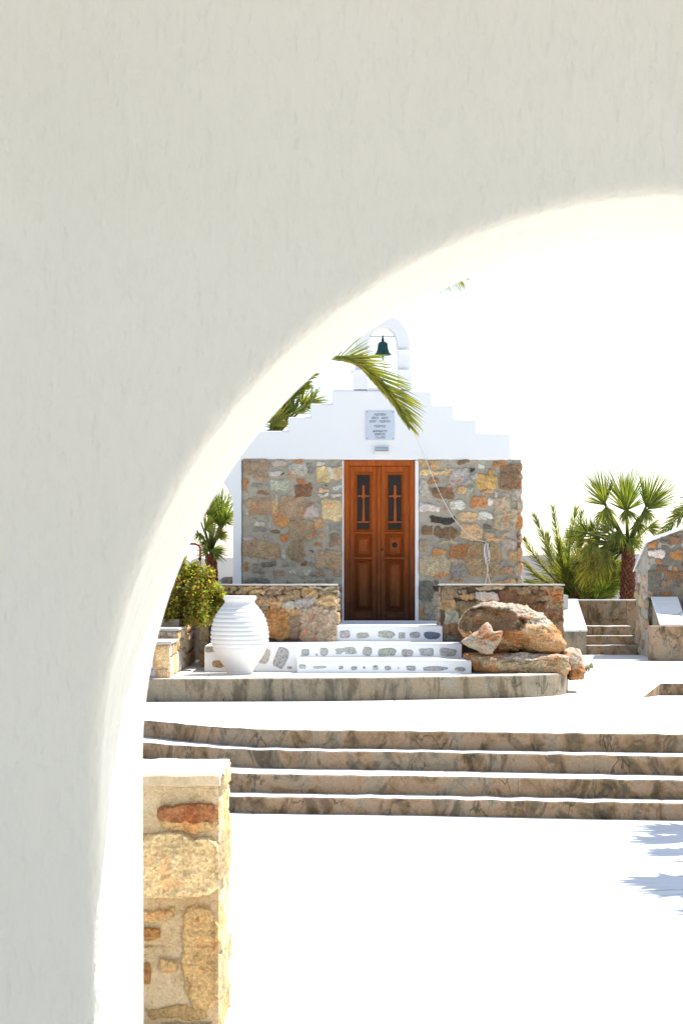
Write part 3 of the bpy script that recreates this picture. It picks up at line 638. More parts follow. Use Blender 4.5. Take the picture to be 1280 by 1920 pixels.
# ------------------------------------------------------------------ garden walls either side of the chapel steps
def gwall(name, label, x0, x1, stones_, side):
    D0 = 24.5; t = thing(name, label, 'wall', (X((x0+x1)/2, D0), D0, zB), 'rubble garden walls beside the chapel steps')
    mb = MB(); z0 = ZP if side > 0 else zB-.01
    box(mb, X(x0, D0)+.02, X(x1, D0)-.02, D0+.03, D0+.42, ZP, Z(1096.5, D0), 'gap')
    field(mb, frontpx(D0+.03), x0, x1-.6, 1098.5, 1070+(EYE-ZP+.004)*F/D0, 150, 80, [(a, b, w*1.2, h*1.34, jit(tuple(q_*1.12 for q_ in COL[c]), .15), rnd.uniform(.03, .055)) for a, b, w, h, c in stones_], 'masonry_dry', D0/F, edge=.018, warp=.026, rough=.7, skin=.01)
    for (a, b, w, h, c) in ():
        stone(mb, poly(a, b, w*1.03, h*1.03, .2, 7, rnd.uniform(-.04, .04)), frontpx(D0+.02), .045, jit(COL[c], .15), 'stone', ((1, -.4), (.98, .3), (.94, .65), (.85, .9), (.6, 1), (.3, 1)), amp=.9, fq=9)
    rubble(mb, sidex(X(x1, D0)-.02) if side < 0 else sidexl(X(x0, D0)+.02), D0+.03, D0+.4, ZP, Z(1099, D0), (.05, .16), (.1, .3), 'TtNoG')
    under(t, mb.build('rubble_face'))
    mb = MB(); box(mb, X(x0, D0)-.01, X(x1, D0)+.01, D0-.03, D0+.45, Z(1098, D0), Z(1095, D0)-.002, 'slab'); under(t, mb.build('coping', bevel=.006)); return t
s2 = 4.267; cv = lambda l: [(430+(a+c)/2/s2, 840+(b+d)/2/s2, (c-a)/s2, (d-b)/s2, k) for a, b, c, d, k in l]
gl = cv([(-90,1100,60,1135,'T'),(60,1098,260,1132,'o'),(262,1100,440,1135,'T'),(442,1100,600,1130,'N'),(602,1100,860,1130,'t'),
 (-90,1136,40,1170,'N'),(42,1134,150,1168,'T'),(152,1134,290,1168,'o'),(292,1138,420,1168,'N'),(380,1170,565,1212,'T'),(422,1136,575,1166,'T'),(580,1132,705,1192,'o'),(708,1132,862,1165,'N'),(708,1167,862,1188,'T'),
 (100,1170,240,1210,'N'),(200,1190,372,1262,'T'),(372,1216,440,1262,'o'),(425,1222,522,1285,'g'),(530,1205,690,1282,'g'),(692,1192,866,1270,'P'),(684,1250,714,1285,'W'),(245,1170,376,1190,'T'),
 (200,1266,320,1300,'N'),(322,1264,420,1298,'T'),(410,1288,565,1340,'o'),(305,1300,470,1505,'O'),(440,1342,572,1388,'T'),(474,1390,574,1522,'N'),(576,1286,864,1532,'t'),(200,1300,300,1380,'N'),(200,1385,300,1500,'T'),(305,1505,470,1532,'K')])
gwall('garden_wall', 'rubble wall left of the door, behind the white jar', 398, 632, gl, -1)
s6 = 2.667; cv = lambda l: [(800+(a+c)/2/s6, 1060+(b+d)/2/s6, (c-a)/s6, (d-b)/s6, k) for a, b, c, d, k in l]
gr = cv([(70,100,230,118,'N'),(232,100,400,118,'t'),(402,102,560,124,'N'),(562,102,684,124,'T'),(66,120,150,142,'T'),(152,122,212,142,'N'),(70,142,160,168,'T'),(162,144,250,170,'o'),(252,134,360,178,'W'),(362,126,446,182,'B'),(448,124,520,148,'T'),(522,126,600,148,'B'),(602,126,684,148,'O'),
 (66,170,140,222,'o'),(142,182,240,232,'T'),(242,180,300,210,'N'),(440,150,560,190,'B'),(562,150,630,182,'N'),(598,152,684,180,'O'),(85,226,160,285,'g'),(162,234,230,285,'N'),(490,195,590,235,'B'),(592,186,684,220,'T'),(560,220,684,280,'B'),
 (78,290,165,340,'B'),(80,342,160,378,'K'),(232,212,330,260,'T'),(332,190,440,240,'N'),(590,282,684,330,'N'),(600,332,684,372,'B'),(640,330,684,380,'O'),(230,262,340,320,'N'),(340,245,560,330,'T'),(560,285,640,350,'B'),(160,345,600,385,'B')])
gwall('garden_wall', 'rubble wall right of the door, behind the big orange boulder', 825, 1056, gr, 1)

# ------------------------------------------------------------------ jar
jx = X(449.5, 22.95); K = 1/4.465*22.95/F
jp = [(735-848+0, 1655), (-118, 1648), (-128, 1600), (-152, 1560), (-182, 1520), (-212, 1475)]
def jr(y):
    T_ = [(1003, 132), (1012, 139), (1030, 139), (1042, 128), (1058, 124), (1075, 134), (1100, 156), (1150, 192), (1200, 216), (1250, 230), (1300, 238), (1350, 241), (1400, 236), (1450, 221), (1500, 198), (1550, 163), (1600, 128), (1635, 110), (1655, 108)]
    for (a, b), (c, d_) in zip(T_, T_[1:]):
        if a <= y <= c: t = (y-a)/(c-a); return b+(d_-b)*t
    return 108
prof = []
y = 1655
while y >= 1003:
    r_ = jr(y); am = 5.0*max(0, min(1, (y-1075)/60))*max(0, min(1, (1475-y)/60))
    ph = ((y-1075)/36) % 1; r_ += am*(math.sin(math.pi*ph)**.6*2-1)
    r_ += .8*math.sin(y/17)*(1 if y > 1470 else 0); prof.append((r_*K, (1655-y)*K)); y -= 4
prof += [((124)*K, 652*K), (115*K, 645*K), (108*K, 600*K), (125*K, 540*K), (170*K, 450*K)]
mb = MB(); lathe(mb, [(0, .002)]+prof, (jx, 22.95, ZP), 'jar', 80)
tag(mb.build('ribbed_jar'), 'tall white ribbed clay jar standing on the platform by the steps', 'jar')

# ------------------------------------------------------------------ low stepped flank walls at the left
lw = thing('stepped_stone_wall', 'pale rubble wall with three stepped tops left of the white jar', 'wall', (X(300, 22), 22, ZP))
XR = -1.905
for (D0, D1, zt_) in ((22.0, 22.95, Z(1203, 22)), (22.95, 24.2, Z(1178, 22.95)), (24.2, 25.9, Z(1155, 24.2))):
    mb = MB(); box(mb, -4, XR-.03, D0+.03, D1, ZP-.01, zt_-.03, 'mortar_tan')
    rubble(mb, front(D0+.03), -3.1, XR, ZP, zt_-.03, (.10, .26), (.12, .34), 'PWPgt', .03, .02, 'granite'); rubble(mb, sidex(XR-.03), D0+.02, D1, ZP, zt_-.03, (.1, .26), (.2, .5), 'PWPPW', .03, .025, 'granite')  # side stones picked paler to stand in for sunlight
    under(lw, mb.build('tier')); mb = MB(); box(mb, -4, XR+.02, D0-.015, D1-.02, zt_-.03, zt_, 'slab'); under(lw, mb.build('coping', bevel=.01))
mb = MB(); box(mb, -1.76, -1.67, 24.6, 26, ZP-.01, 1.50, 'mortar_tan'); rubble(mb, sidex(-1.67), 24.6, 26, ZP, 1.44, (.1, .24), (.2, .5), 'PgWtP', .025, .02, 'granite'); rubble(mb, front(24.6), -1.78, -1.64, ZP, 1.50, (.1, .24), (.2, .5), 'Pgt', .02, .02, 'granite')
tag(mb.build('low_rubble_wall'), 'narrow sunlit rubble wall end between the stepped wall and the jar', 'wall')

# ------------------------------------------------------------------ near stone wall
DP = 8.8; s8 = 3.69
nw = thing('near_stone_wall', 'large warm granite wall end with white slab top at lower left foreground', 'wall', (-.9, 9.1, 0))
xR = X(411, DP); zt_ = Z(1451.5, DP)
mb = MB()
NR = ((1, -.4), (.99, .3), (.96, .65), (.9, .85), (.8, .95), (.65, 1.0), (.5, 1.02), (.35, 1.03), (.18, 1.02))
NC = dict(COL, R=(.40, .17, .07), P=(.92, .67, .34), T=(.62, .40, .17), t=(.5, .36, .2), O=(.46, .22, .07), o=(.52, .33, .14))
NS = [(200,385,640,530,'R',.04),(210,500,640,590,'T',.03),(-60,612,660,1045,'P',.05),(380,1095,636,1810,'T',.035),(-40,1122,330,1212,'T',.025),(0,1242,236,1345,'O',.03),(20,1372,262,1404,'T',.02),(196,1460,366,1556,'T',.03),(0,1508,152,1650,'O',.04),(110,1795,575,1882,'o',.02),(-400,300,60,560,'T',.04),(-400,700,40,1000,'t',.04),(-300,1400,-40,1800,'O',.04),(-200,1860,90,2100,'T',.04),(200,1900,600,2050,'t',.03)]
NU = DP/F/s8   # metres per zoomed pixel
uz = lambda x: 640+0*x
ss = [((a+c_)/2, (b+d_)/2, (c_-a)*1.1, (d_-b)*1.08, NC[k_], h_*.75) for a, b, c_, d_, k_, h_ in NS]
frz = lambda u, v, h: pt(240+u/s8, 1400+v/s8, DP+.012)-Vector((0, h, 0))
zb_n = (HY+(EYE)/DP*F-1400)*s8
field(mb, frz, -560, 628, 205, zb_n, 150, 230, ss, 'masonry_near', NU, edge=.012, warp=.016, rough=.42, skin=.012)
z_top = frz(0, 205, 0).z; sst = []; v = 0
while v < z_top:
    hh = rnd.uniform(.12, .3); u = DP
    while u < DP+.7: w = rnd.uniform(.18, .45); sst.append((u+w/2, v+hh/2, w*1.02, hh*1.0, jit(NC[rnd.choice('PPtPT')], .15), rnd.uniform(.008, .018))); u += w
    v += hh
xR = frz(628, 400, 0).x
def umy(i, nu, u, v): return u
n0 = len(mb.v)
field(mb, sidex(xR), DP+.012, DP+.69, z_top, 0, 60, 150, sst, 'masonry_sunpaint', 1, edge=.02, warp=.03, rough=.4, skin=.008)
# weld the corner of both faces together
for j in range(151):
    k_ = n0+j*61; zc_ = mb.v[k_][2]; jj = min(230, max(0, round((z_top-zc_)/z_top*230))); mb.v[k_] = (mb.v[jj*151+150][0], mb.v[jj*151+150][1], zc_)
under(nw, mb.build('rubble_body'))
mb = MB(); nx = 60; vs = []
x0, x1 = -1.95, X(413.5, DP)
pr = [(DP+.70, -.055), (DP+.72, -.03), (DP+.71, 0), (DP+.35, .003), (DP-.005, 0), (DP-.02, -.008), (DP-.02, -.045), (DP+.0, -.055)]
for yy, dz in pr:
    for i in range(nx+1):
        x = x0+(x1-x0)*i/nx; nn = .008*noise.fractal((x*9, yy*4, 3), .8, 2, 3); vs.append((x+(.01*noise.noise((yy*8, 2, 1)) if i == nx else 0), yy+nn, zt_+dz+nn*.5))
for r_ in range(len(pr)-1): mb.add(vs, [(r_*(nx+1)+i, r_*(nx+1)+i+1, (r_+1)*(nx+1)+i+1, (r_+1)*(nx+1)+i) for i in range(nx)], 'coptop' if False else ('white' if r_ < 4 else 'mortar_tan'), smooth=True)
mb.add([vs[r_*(nx+1)+nx] for r_ in range(len(pr))], [tuple(range(len(pr)))], 'white')
under(nw, mb.build('coping'))

# ------------------------------------------------------------------ boulders
import bmesh
def rock(name, label, ol, D, T, col, seed, amp=.06, cc=None, fq=3.0, group=None, hollow=None, sub=6):
    ol = [(800+a/s6, 1060+b/s6) for a, b in ol]
    cx = sum(p[0] for p in ol)/len(ol); cy = sum(p[1] for p in ol)/len(ol)
    if cc: cx, cy = 800+cc[0]/s6, 1060+cc[1]/s6
    # radius by angle
    def rad(th):
        dx, dy = math.cos(th), math.sin(th); best = 1
        for (ax, ay), (bx, by) in zip(ol, ol[1:]+ol[:1]):
            ex, ey = bx-ax, by-ay; det = dx*(-ey)+ex*dy
            if abs(det) < 1e-9: continue
            t = ((ax-cx)*(-ey)+ex*(ay-cy))/det; s = (dx*(ay-cy)-dy*(ax-cx))/det
            if t > 0 and -1e-6 <= s <= 1.000001: best = max(best, t)
        return best
    bm = bmesh.new(); bmesh.ops.create_icosphere(bm, subdivisions=sub, radius=1)
    vs = []; cs = []
    for v in bm.verts:
        x, y, z = v.co; r = math.hypot(x, z); th = math.atan2(-z, x)
        p_ = 1/2.6; rr = (1-abs(y)**2.6)**p_ if abs(y) < 1 else 0
        rr = max(rr, 0); R_ = rad(th) if r > 1e-5 else 0
        px, py = cx+math.cos(th)*R_*rr, cy+math.sin(th)*R_*rr
        yy = math.copysign(abs(y)**.8, y)*T
        p = Vector((X(px, D), D+yy, Z(py, D)))
        f = noise.fractal((p.x*fq+seed, p.y*fq, p.z*fq*1.6), .75, 2, 6)
        rg = abs(noise.noise((p.x*fq*.8+seed, p.y*fq, p.z*fq*2.6+3)))
        cell = noise.cell((p.x*3.2+seed, p.y*3.2, p.z*4.5)) 
        nrm = Vector((x, y, z)); f2 = noise.fractal((p.x*9+seed, p.y*9, p.z*16), .6, 2, 5); st_ = abs(noise.noise((p.x*2+p.z*4+seed, p.y*3, p.z*13))); p += nrm*((f*amp-rg*amp*.9+cell*amp*.3)*(.3+.7*abs(y))+f2*amp*.35-max(0, .12-st_)*amp*3)
        inh = False
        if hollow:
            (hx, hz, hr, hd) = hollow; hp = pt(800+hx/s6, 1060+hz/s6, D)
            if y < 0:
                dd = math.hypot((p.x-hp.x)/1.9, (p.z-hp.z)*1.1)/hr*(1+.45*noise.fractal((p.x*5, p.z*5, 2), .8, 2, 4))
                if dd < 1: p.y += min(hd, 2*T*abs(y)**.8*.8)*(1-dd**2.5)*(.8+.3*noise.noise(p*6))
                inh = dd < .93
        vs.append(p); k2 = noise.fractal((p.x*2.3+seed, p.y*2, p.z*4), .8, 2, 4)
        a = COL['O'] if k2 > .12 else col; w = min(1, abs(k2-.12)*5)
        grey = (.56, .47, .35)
        if inh: cs.append((.34, .22, .115)); continue  # shade of the hollow painted in as darker brown
        cs.append(tuple((a[i]*w+col[i]*(1-w))*(.9 if z < 0 else 1)*.0+(a[i]*w+col[i]*(1-w)) if z < .25+.5*k2 else grey[i] for i in range(3)))
    fs = [tuple(v.index for v in f.verts) for f in bm.faces]; bm.free()
    mb = MB(); mb.add(vs, fs, 'rock', cs, True); o = mb.build(name); tag(o, label, 'rock', 'granite boulders right of the chapel steps'); return o
rock('boulder', 'largest domed orange and grey boulder with a hollow left side', [(158,315),(165,270),(205,222),(270,193),(340,188),(420,190),(490,205),(560,240),(610,275),(650,315),(668,350),(694,390),(690,425),(640,443),(560,440),(470,432),(400,436),(340,432),(300,400),(230,372),(180,352)], 23.75, .62, (.54,.34,.16), 3.0, .06, (430,320), 2.6, hollow=(285, 268, .2, .34))
rock('pointed_rock', 'small pointed pale rock leaning on the front of the big boulder', [(165,382),(205,352),(248,330),(276,300),(300,280),(318,300),(334,332),(384,324),(374,365),(350,405),(318,444),(280,440),(205,408)], 23.0, .14, (.42,.35,.26), 9.0, .03, (285,375), 6, sub=5)
rock('flat_rock', 'long flat rock lying under the big boulder', [(178,440),(260,436),(420,440),(560,442),(650,440),(700,455),(712,500),(704,545),(560,545),(400,545),(260,545),(215,530),(190,480)], 23.35, .42, (.45,.34,.2), 15.0, .06, (450,495), 3.5)
rock('round_rock', 'upright rounded tan rock at the right end of the boulders', [(640,440),(670,418),(720,408),(755,420),(775,450),(780,510),(782,570),(740,575),(700,570),(690,520),(660,470)], 23.75, .34, (.46,.31,.17), 21.0, .04, (725,500), 4, sub=5)

# ------------------------------------------------------------------ right side: steps, ramped flanks, walls
DS = 34.1
rs = thing('side_steps', 'three narrow tan steps at far right leading up to the palm terrace', 'stairs', (X(1142, DS), DS, ZL))
for k_ in range(3):
    mb = MB(); nx = 24; y0 = DS+.32*k_; zb_ = ZL+.157*k_; zt_ = zb_+.157; xa, xb = X(1093, DS), X(1193, DS)
    vs = []
    for yy, z_ in ((y0+.7, zt_), (y0+.01, zt_), (y0, zt_-.012), (y0+.003, zb_-.01)):
        for i in range(nx+1): x = xa+(xb-xa)*i/nx; vs.append((x, yy+.008*noise.noise((x*5, k_, 1)), z_+.006*noise.noise((x*5, k_, 9))*(z_ == zt_)))
    for r_ in range(3): mb.add(vs, [(r_*(nx+1)+i, (r_+1)*(nx+1)+i, (r_+1)*(nx+1)+i+1, r_*(nx+1)+i+1) for i in range(nx)], 'slab' if r_ == 0 else 'riser', smooth=False)
    under(rs, mb.build('step'))
def ramp_block(name, label, xa, xb, D0, D1, z0, za, zb_, grp, m='tan', lit=True):
    t = thing(name, label, 'parapet', ((xa+xb)/2, D0, z0), grp)
    mb = MB(); v = [(xa, D0, z0), (xb, D0, z0), (xb, D1, z0), (xa, D1, z0), (xa, D0, za), (xb, D0, za), (xb, D1, zb_), (xa, D1, zb_)]
    mb.add(v, [(0, 1, 5, 4), (1, 2, 6, 5), (2, 3, 7, 6), (3, 0, 4, 7)], 'kerb'); under(t, mb.build('base'))
    mb = MB(); e = .015; v = [(xa-e, D0-e, za), (xb+e, D0-e, za), (xb+e, D1, zb_), (xa-e, D1, zb_)]; v += [(a, b, c+.03) for a, b, c in v]
    mb.add(v, [(0, 3, 2, 1), (4, 5, 6, 7), (0, 1, 5, 4), (1, 2, 6, 5), (2, 3, 7, 6), (3, 0, 4, 7)], 'paving'); under(t, mb.build('marble_slab', bevel=.004)); return t
ramp_block('sloping_parapet', 'sunlit sloping white marble parapet left of the far side steps', X(1058, DS), X(1098, DS), DS-.05, 35.5, ZL, Z(1184, DS), Z(1126, 35.5), 'sloping parapets of the side steps')
ramp_block('sloping_parapet', 'shaded bluish sloping marble parapet against the curved stone wall', X(1216, 33.4), X(1262, 33.4), 32.2, 33.1, ZL, Z(1174, 32.2), Z(1122, 33.1), 'sloping parapets of the side steps')
mb = MB(); box(mb, X(1052, 35.5), X(1400, 35.5), 35.52, 35.9, ZL-.01, Z(1127, 35.5), 'riser')
box(mb, X(1045, 35.5), X(1400, 35.5), 35.46, 35.95, Z(1127, 35.5), Z(1124.5, 35.5), 'slab')
tag(mb.build('terrace_wall'), 'low tan stone retaining wall behind the far side steps below the palm', 'wall')
mb = MB(); box(mb, X(960, 35.2), X(1062, 35.2), 35.0, 35.9, ZL-.01, Z(1116, 35), 'slab'); tag(mb.build('pale_terrace_wall'), 'grey low wall seen just past the right garden wall', 'wall')
# block in front of second parapet
mb = MB(); box(mb, X(1216, 32), X(1420, 32), 31.8, 32.18, ZL-.005, Z(1174, 31.8), 'riser'); 
tag(mb.build('stone_bench', bevel=.02), 'low tan rendered bench block in front of the curved stone wall', 'bench')
# curved coped wall
cw = thing('curved_wall', 'dark rubble wall with a white coping that sweeps upward at the right edge', 'wall', (X(1300, 33.2), 33.2, ZL))
D0, D1 = 33.2, 34.5; topc = [(1213, 1020), (1222, 1012), (1240, 1006), (1260, 999), (1285, 990), (1320, 976), (1370, 962), (1450, 955)]
tp = [(X(a, D0), Z(b, D0)) for a, b in topc]; mb = MB()
n = len(tp); xa = tp[0][0]; zback = Z(1072, D1)
v = [(x, D0, ZL) for x, z in tp]+[(x, D0, z) for x, z in tp]+[(x, D1, z-(tp[0][1]-zback)*math.exp(-(x-xa)*1.2)) for x, z in tp]+[(x, D1, ZL) for x, z in tp]
f = [(r_*n+i, r_*n+i+1, (r_+1)*n+i+1, (r_+1)*n+i) for r_ in range(3) for i in range(n-1)]+[(0, n, 2*n, 3*n)]
mb.add(v, f, 'mortar')
CS = [(1040,725,90,50,'O'),(1075,795,130,60,'W'),(1140,700,80,30,'K'),(1220,690,95,60,'B'),(1225,805,90,65,'O'),(1150,750,60,40,'K'),(1100,850,50,30,'O'),(1105,905,55,60,'B'),(1150,905,40,40,'B'),(1225,905,45,40,'O'),(1170,850,60,30,'K'),(1205,955,140,60,'B'),(1060,985,90,130,'K'),(1160,1015,90,50,'N'),(1250,1000,60,40,'K'),(1150,1100,110,60,'B'),(1240,1090,80,100,'K'),(1035,1100,50,60,'N'),(1280,1030,60,60,'N'),(1290,860,50,50,'B')]
ss = [(960+a/4, 840+b/4, w/4*1.15, h/4*1.15, jit(COL[c], .1), .04) for a, b, w, h, c in CS]
for gi in range(260):
    a, b, w, h = rnd.uniform(1216, 1440), rnd.uniform(985, 1225), rnd.uniform(9, 28), rnd.uniform(6, 14)
    if any(abs(a-q_[0]) < (w+q_[2])*.48 and abs(b-q_[1]) < (h+q_[3])*.48 for q_ in ss): continue
    ss.append((a, b, w, h, jit(COL[rnd.choice('BNKOKtB')]), .035))
def topy(u):
    for (a, b), (c, d_) in zip(topc, topc[1:]):
        if a <= u <= c: return b+(d_-b)*(u-a)/(c-a)
    return topc[-1][1]
field(mb, lambda u, v, h: pt(u, max(v, topy(u)+.5), D0-.004)-Vector((0, h, 0)), 1213, 1449, 955, 1232, 110, 120, ss, 'masonry_dark', D0/F, edge=.02, warp=.03, rough=.6, skin=.015)
for gi in range(26):
    uu = rnd.uniform(D0+.05, D1-.1); vv = rnd.uniform(ZL+.05, Z(1078, D1)); stone(mb, outline(uu, vv, rnd.uniform(.2, .5), rnd.uniform(.1, .22), 3, 14, .12), sidexl(xa), .03, jit(COL[rnd.choice('tgNt')]))
under(cw, mb.build('rubble_body'))
mb = MB(); e = .05; th = .055
def lift(seq): return seq
front_ = [(xa-e, D0-e, tp[0][1])]+[(x, D0-e, z) for x, z in tp[1:]]
back_ = [(xa-e, D1+e, zback-.02)]+[(x, D1+e, z-(tp[0][1]-zback)*math.exp(-(x-xa)*1.2)) for x, z in tp[1:]]
v = front_+[(a, b, c+th) for a, b, c in front_]+[(a, b, c+th) for a, b, c in back_]+back_
mb.add(v, [(r_*n+i, r_*n+i+1, (r_+1)*n+i+1, (r_+1)*n+i) for r_ in range(3) for i in range(n-1)]+[(3*n+i, 3*n+i+1, i+1, i) for i in range(n-1)]+[(0, n, 2*n, 3*n)], 'white', smooth=False)
under(cw, mb.build('coping', bevel=.02, seg=3))
# raised kerb block at the far right of the landing
mb = MB(); zt_ = ZL+.135; v = [(X(1207, 22.4), 22.55, ZL-.003), (X(1238, 23), 23, ZL-.003), (X(1238, 23), 23, zt_), (X(1252, 26.5), 27, zt_), (X(1600, 23), 23, ZL-.003), (X(1600, 23), 23, zt_), (X(1600, 23), 27, zt_), (X(1207, 22.4)-.02, 26.8, ZL-.003)]
mb.add(v, [(1, 4, 5, 2), (0, 1, 2)], 'riser'); mb.add(v, [(2, 5, 6, 3), (0, 2, 3, 7)], 'paving')
tag(mb.build('raised_kerb'), 'dark low kerb edge of a raised white patch at the right edge of the landing', 'kerb')

# ------------------------------------------------------------------ palms
def perp(v): 
    a = v.cross(Vector((0, 0, 1)));  return a.normalized() if a.length > 1e-4 else Vector((1, 0, 0))
def blade(mb, a, d, up, L, w, col, droop, segs=5, tipcol=None):
    side = d.cross(up).normalized(); vs = []; cs = []; p = a.copy(); dd = d.copy(); tc = tipcol or col
    for i in range(segs+1):
        t = i/segs; ww = w*(.35+1.3*t if t < .35 else .805*(1-(t-.35)/.65)**.8)+.0006
        vs += [p-side*ww/2+up*ww*.18, p.copy(), p+side*ww/2+up*ww*.18]; c = tuple(col[k]*(1-t*t)+tc[k]*t*t for k in range(3)); cs += [c]*3
        dd = (dd+Vector((0, 0, -droop/segs*(.3+1.6*t*t)))).normalized(); p = p+dd*L/segs
    fs = []
    for i in range(segs): fs += [(i*3, i*3+1, i*3+4, i*3+3), (i*3+1, i*3+2, i*3+5, i*3+4)]
    mb.add(vs, fs, 'leaf', cs, False)
GR = [(.09, .155, .022), (.14, .22, .03), (.20, .27, .04), (.27, .29, .055)]
def fan(root, hub, tip, spread=150, n=30, yellow=0, droop=.4, tilt=0, fold=.25, name='frond', parent=None, stalk=.012, view=Vector((0, -1, 0)), wf=.62):
    mb = MB(); root, hub, tip = Vector(root), Vector(hub), Vector(tip); ax = tip-hub; L = ax.length; ax.normalize()
    tube(mb, [root, root.lerp(hub, .5)+Vector((0, 0, .02)), hub], [stalk*1.5, stalk, stalk*.8], 'leaf', 6, (.16, .19, .05))
    side = ax.cross(view); side = side.normalized() if side.length > .1 else Vector((1, 0, 0)); nrm = side.cross(ax).normalized()
    rot = Matrix.Rotation(R(tilt), 3, ax); side = rot@side; nrm = rot@nrm
    for i in range(n):
        a = R(spread)*(i/(n-1)-.5)+rnd.uniform(-.02, .02); d = (ax*math.cos(a)+side*math.sin(a)+nrm*fold*abs(math.sin(a))).normalized()
        d = (d+Vector((rnd.uniform(-.09, .09), rnd.uniform(-.12, .12), rnd.uniform(-.07, .07)))).normalized()
        LL = L*(1-.28*abs(a/R(spread)*2)**2)*rnd.uniform(.72, 1.1)*(.6 if rnd.random() < .06 else 1); g = rnd.choice(GR); y = max(0, min(1, yellow+rnd.uniform(-.15, .15)))
        g = tuple(g[k]*(1-y)+(.30, .25, .05)[k]*y for k in range(3)); up = (nrm+side*rnd.uniform(-.5, .5)).normalized()
        blade(mb, hub, d, up, LL, L*R(spread)/n*wf+.006, g, droop*rnd.uniform(.5, 1.6), 6, (.34, .27, .1) if rnd.random() < .35 else None)
    o = mb.build(name)
    if parent: under(parent, o)
    return o
def feather(pts_, Lmax, n=60, yellow=0, name='frond', parent=None, sides=(1, -1), ang=50, droop=.5, r0=.014, base_bare=.1, planar=None, w=.022, jy=.12):
    mb = MB(); pts_ = [Vector(p) for p in pts_]
    # Catmull-Rom
    def cr(t):
        m = len(pts_)-1; x = min(t*m, m-1e-6); i = int(x); f = x-i; P0 = pts_[max(i-1, 0)]; P1 = pts_[i]; P2 = pts_[i+1]; P3 = pts_[min(i+2, m)]
        return .5*((2*P1)+(P2-P0)*f+(2*P0-5*P1+4*P2-P3)*f*f+(3*P1-P0-3*P2+P3)*f**3)
    tube(mb, [cr(i/24) for i in range(25)], [r0*(1-.8*i/24) for i in range(25)], 'leaf', 6, (.26, .25, .06))
    for i in range(n):
        t = base_bare+(1-base_bare)*(i+rnd.uniform(-.3, .3))/n; t = max(0, min(.999, t)); p = cr(t); d = (cr(min(1, t+.02))-cr(max(0, t-.02))).normalized()
        view = planar or Vector((0, -1, 0)); s = d.cross(view).normalized(); nn = s.cross(d).normalized()
        for sg in sides:
            aa = R((ang*(1-.55*t) if ang > 0 else -ang*(.55+.75*math.sin(math.pi*min(1, t*1.1))))+rnd.uniform(-5, 5)); dr = (d*math.cos(aa)+s*sg*math.sin(aa)+nn*rnd.uniform(-.25, .35)).normalized()
            LL = Lmax*math.sin(math.pi*min(1, .18+.78*t))**.6*rnd.uniform(.85, 1.08)
            g = rnd.choice(GR); y = max(0, min(1, yellow+rnd.uniform(-jy, jy))); g = tuple(g[k]*(1-y)+(.32, .27, .045)[k]*y for k in range(3))
            blade(mb, p, dr, (nn+s*rnd.uniform(-.6, .6)).normalized(), LL, w, g, droop*rnd.uniform(.5, 1.3), 5, (.3, .24, .1) if rnd.random() < .2 else None)
    o = mb.build(name)
    if parent: under(parent, o)
    return o
def trunk(parent, base, top, r0, r1, n=220, col=(.27, .10, .04), boot=.09):
    mb = MB(); base, top = Vector(base), Vector(top); pts_ = [base.lerp(top, i/10) for i in range(11)]
    tube(mb, pts_, [r0+(r1-r0)*i/10 for i in range(11)], 'bark', 20, tuple(c*.45 for c in col)); H = (top-base).length
    for i in range(n):
        t = i/n; a = i*2.39996; rr = r0+(r1-r0)*t; c = base.lerp(top, t); o_ = Vector((math.cos(a), math.sin(a), 0)); s_ = Vector((-o_.y, o_.x, 0)); w = boot*rnd.uniform(.7, 1.1); h = boot*rnd.uniform(1, 1.6)
        p = c+o_*rr*.92; q_ = c+o_*(rr+boot*.45)+Vector((0, 0, h)); k2 = rnd.uniform(.6, 1.5)
        mb.add([p-s_*w*.6, p+s_*w*.6, q_+s_*w*.25, q_-s_*w*.25, p+s_*w*.3-Vector((0, 0, h*.4)), q_-o_*.02+Vector((0, 0, .01))], [(0, 1, 2, 3), (3, 2, 5), (1, 0, 4)], 'bark', tuple(x*k2 for x in col))
    o = mb.build('trunk'); under(parent, o)
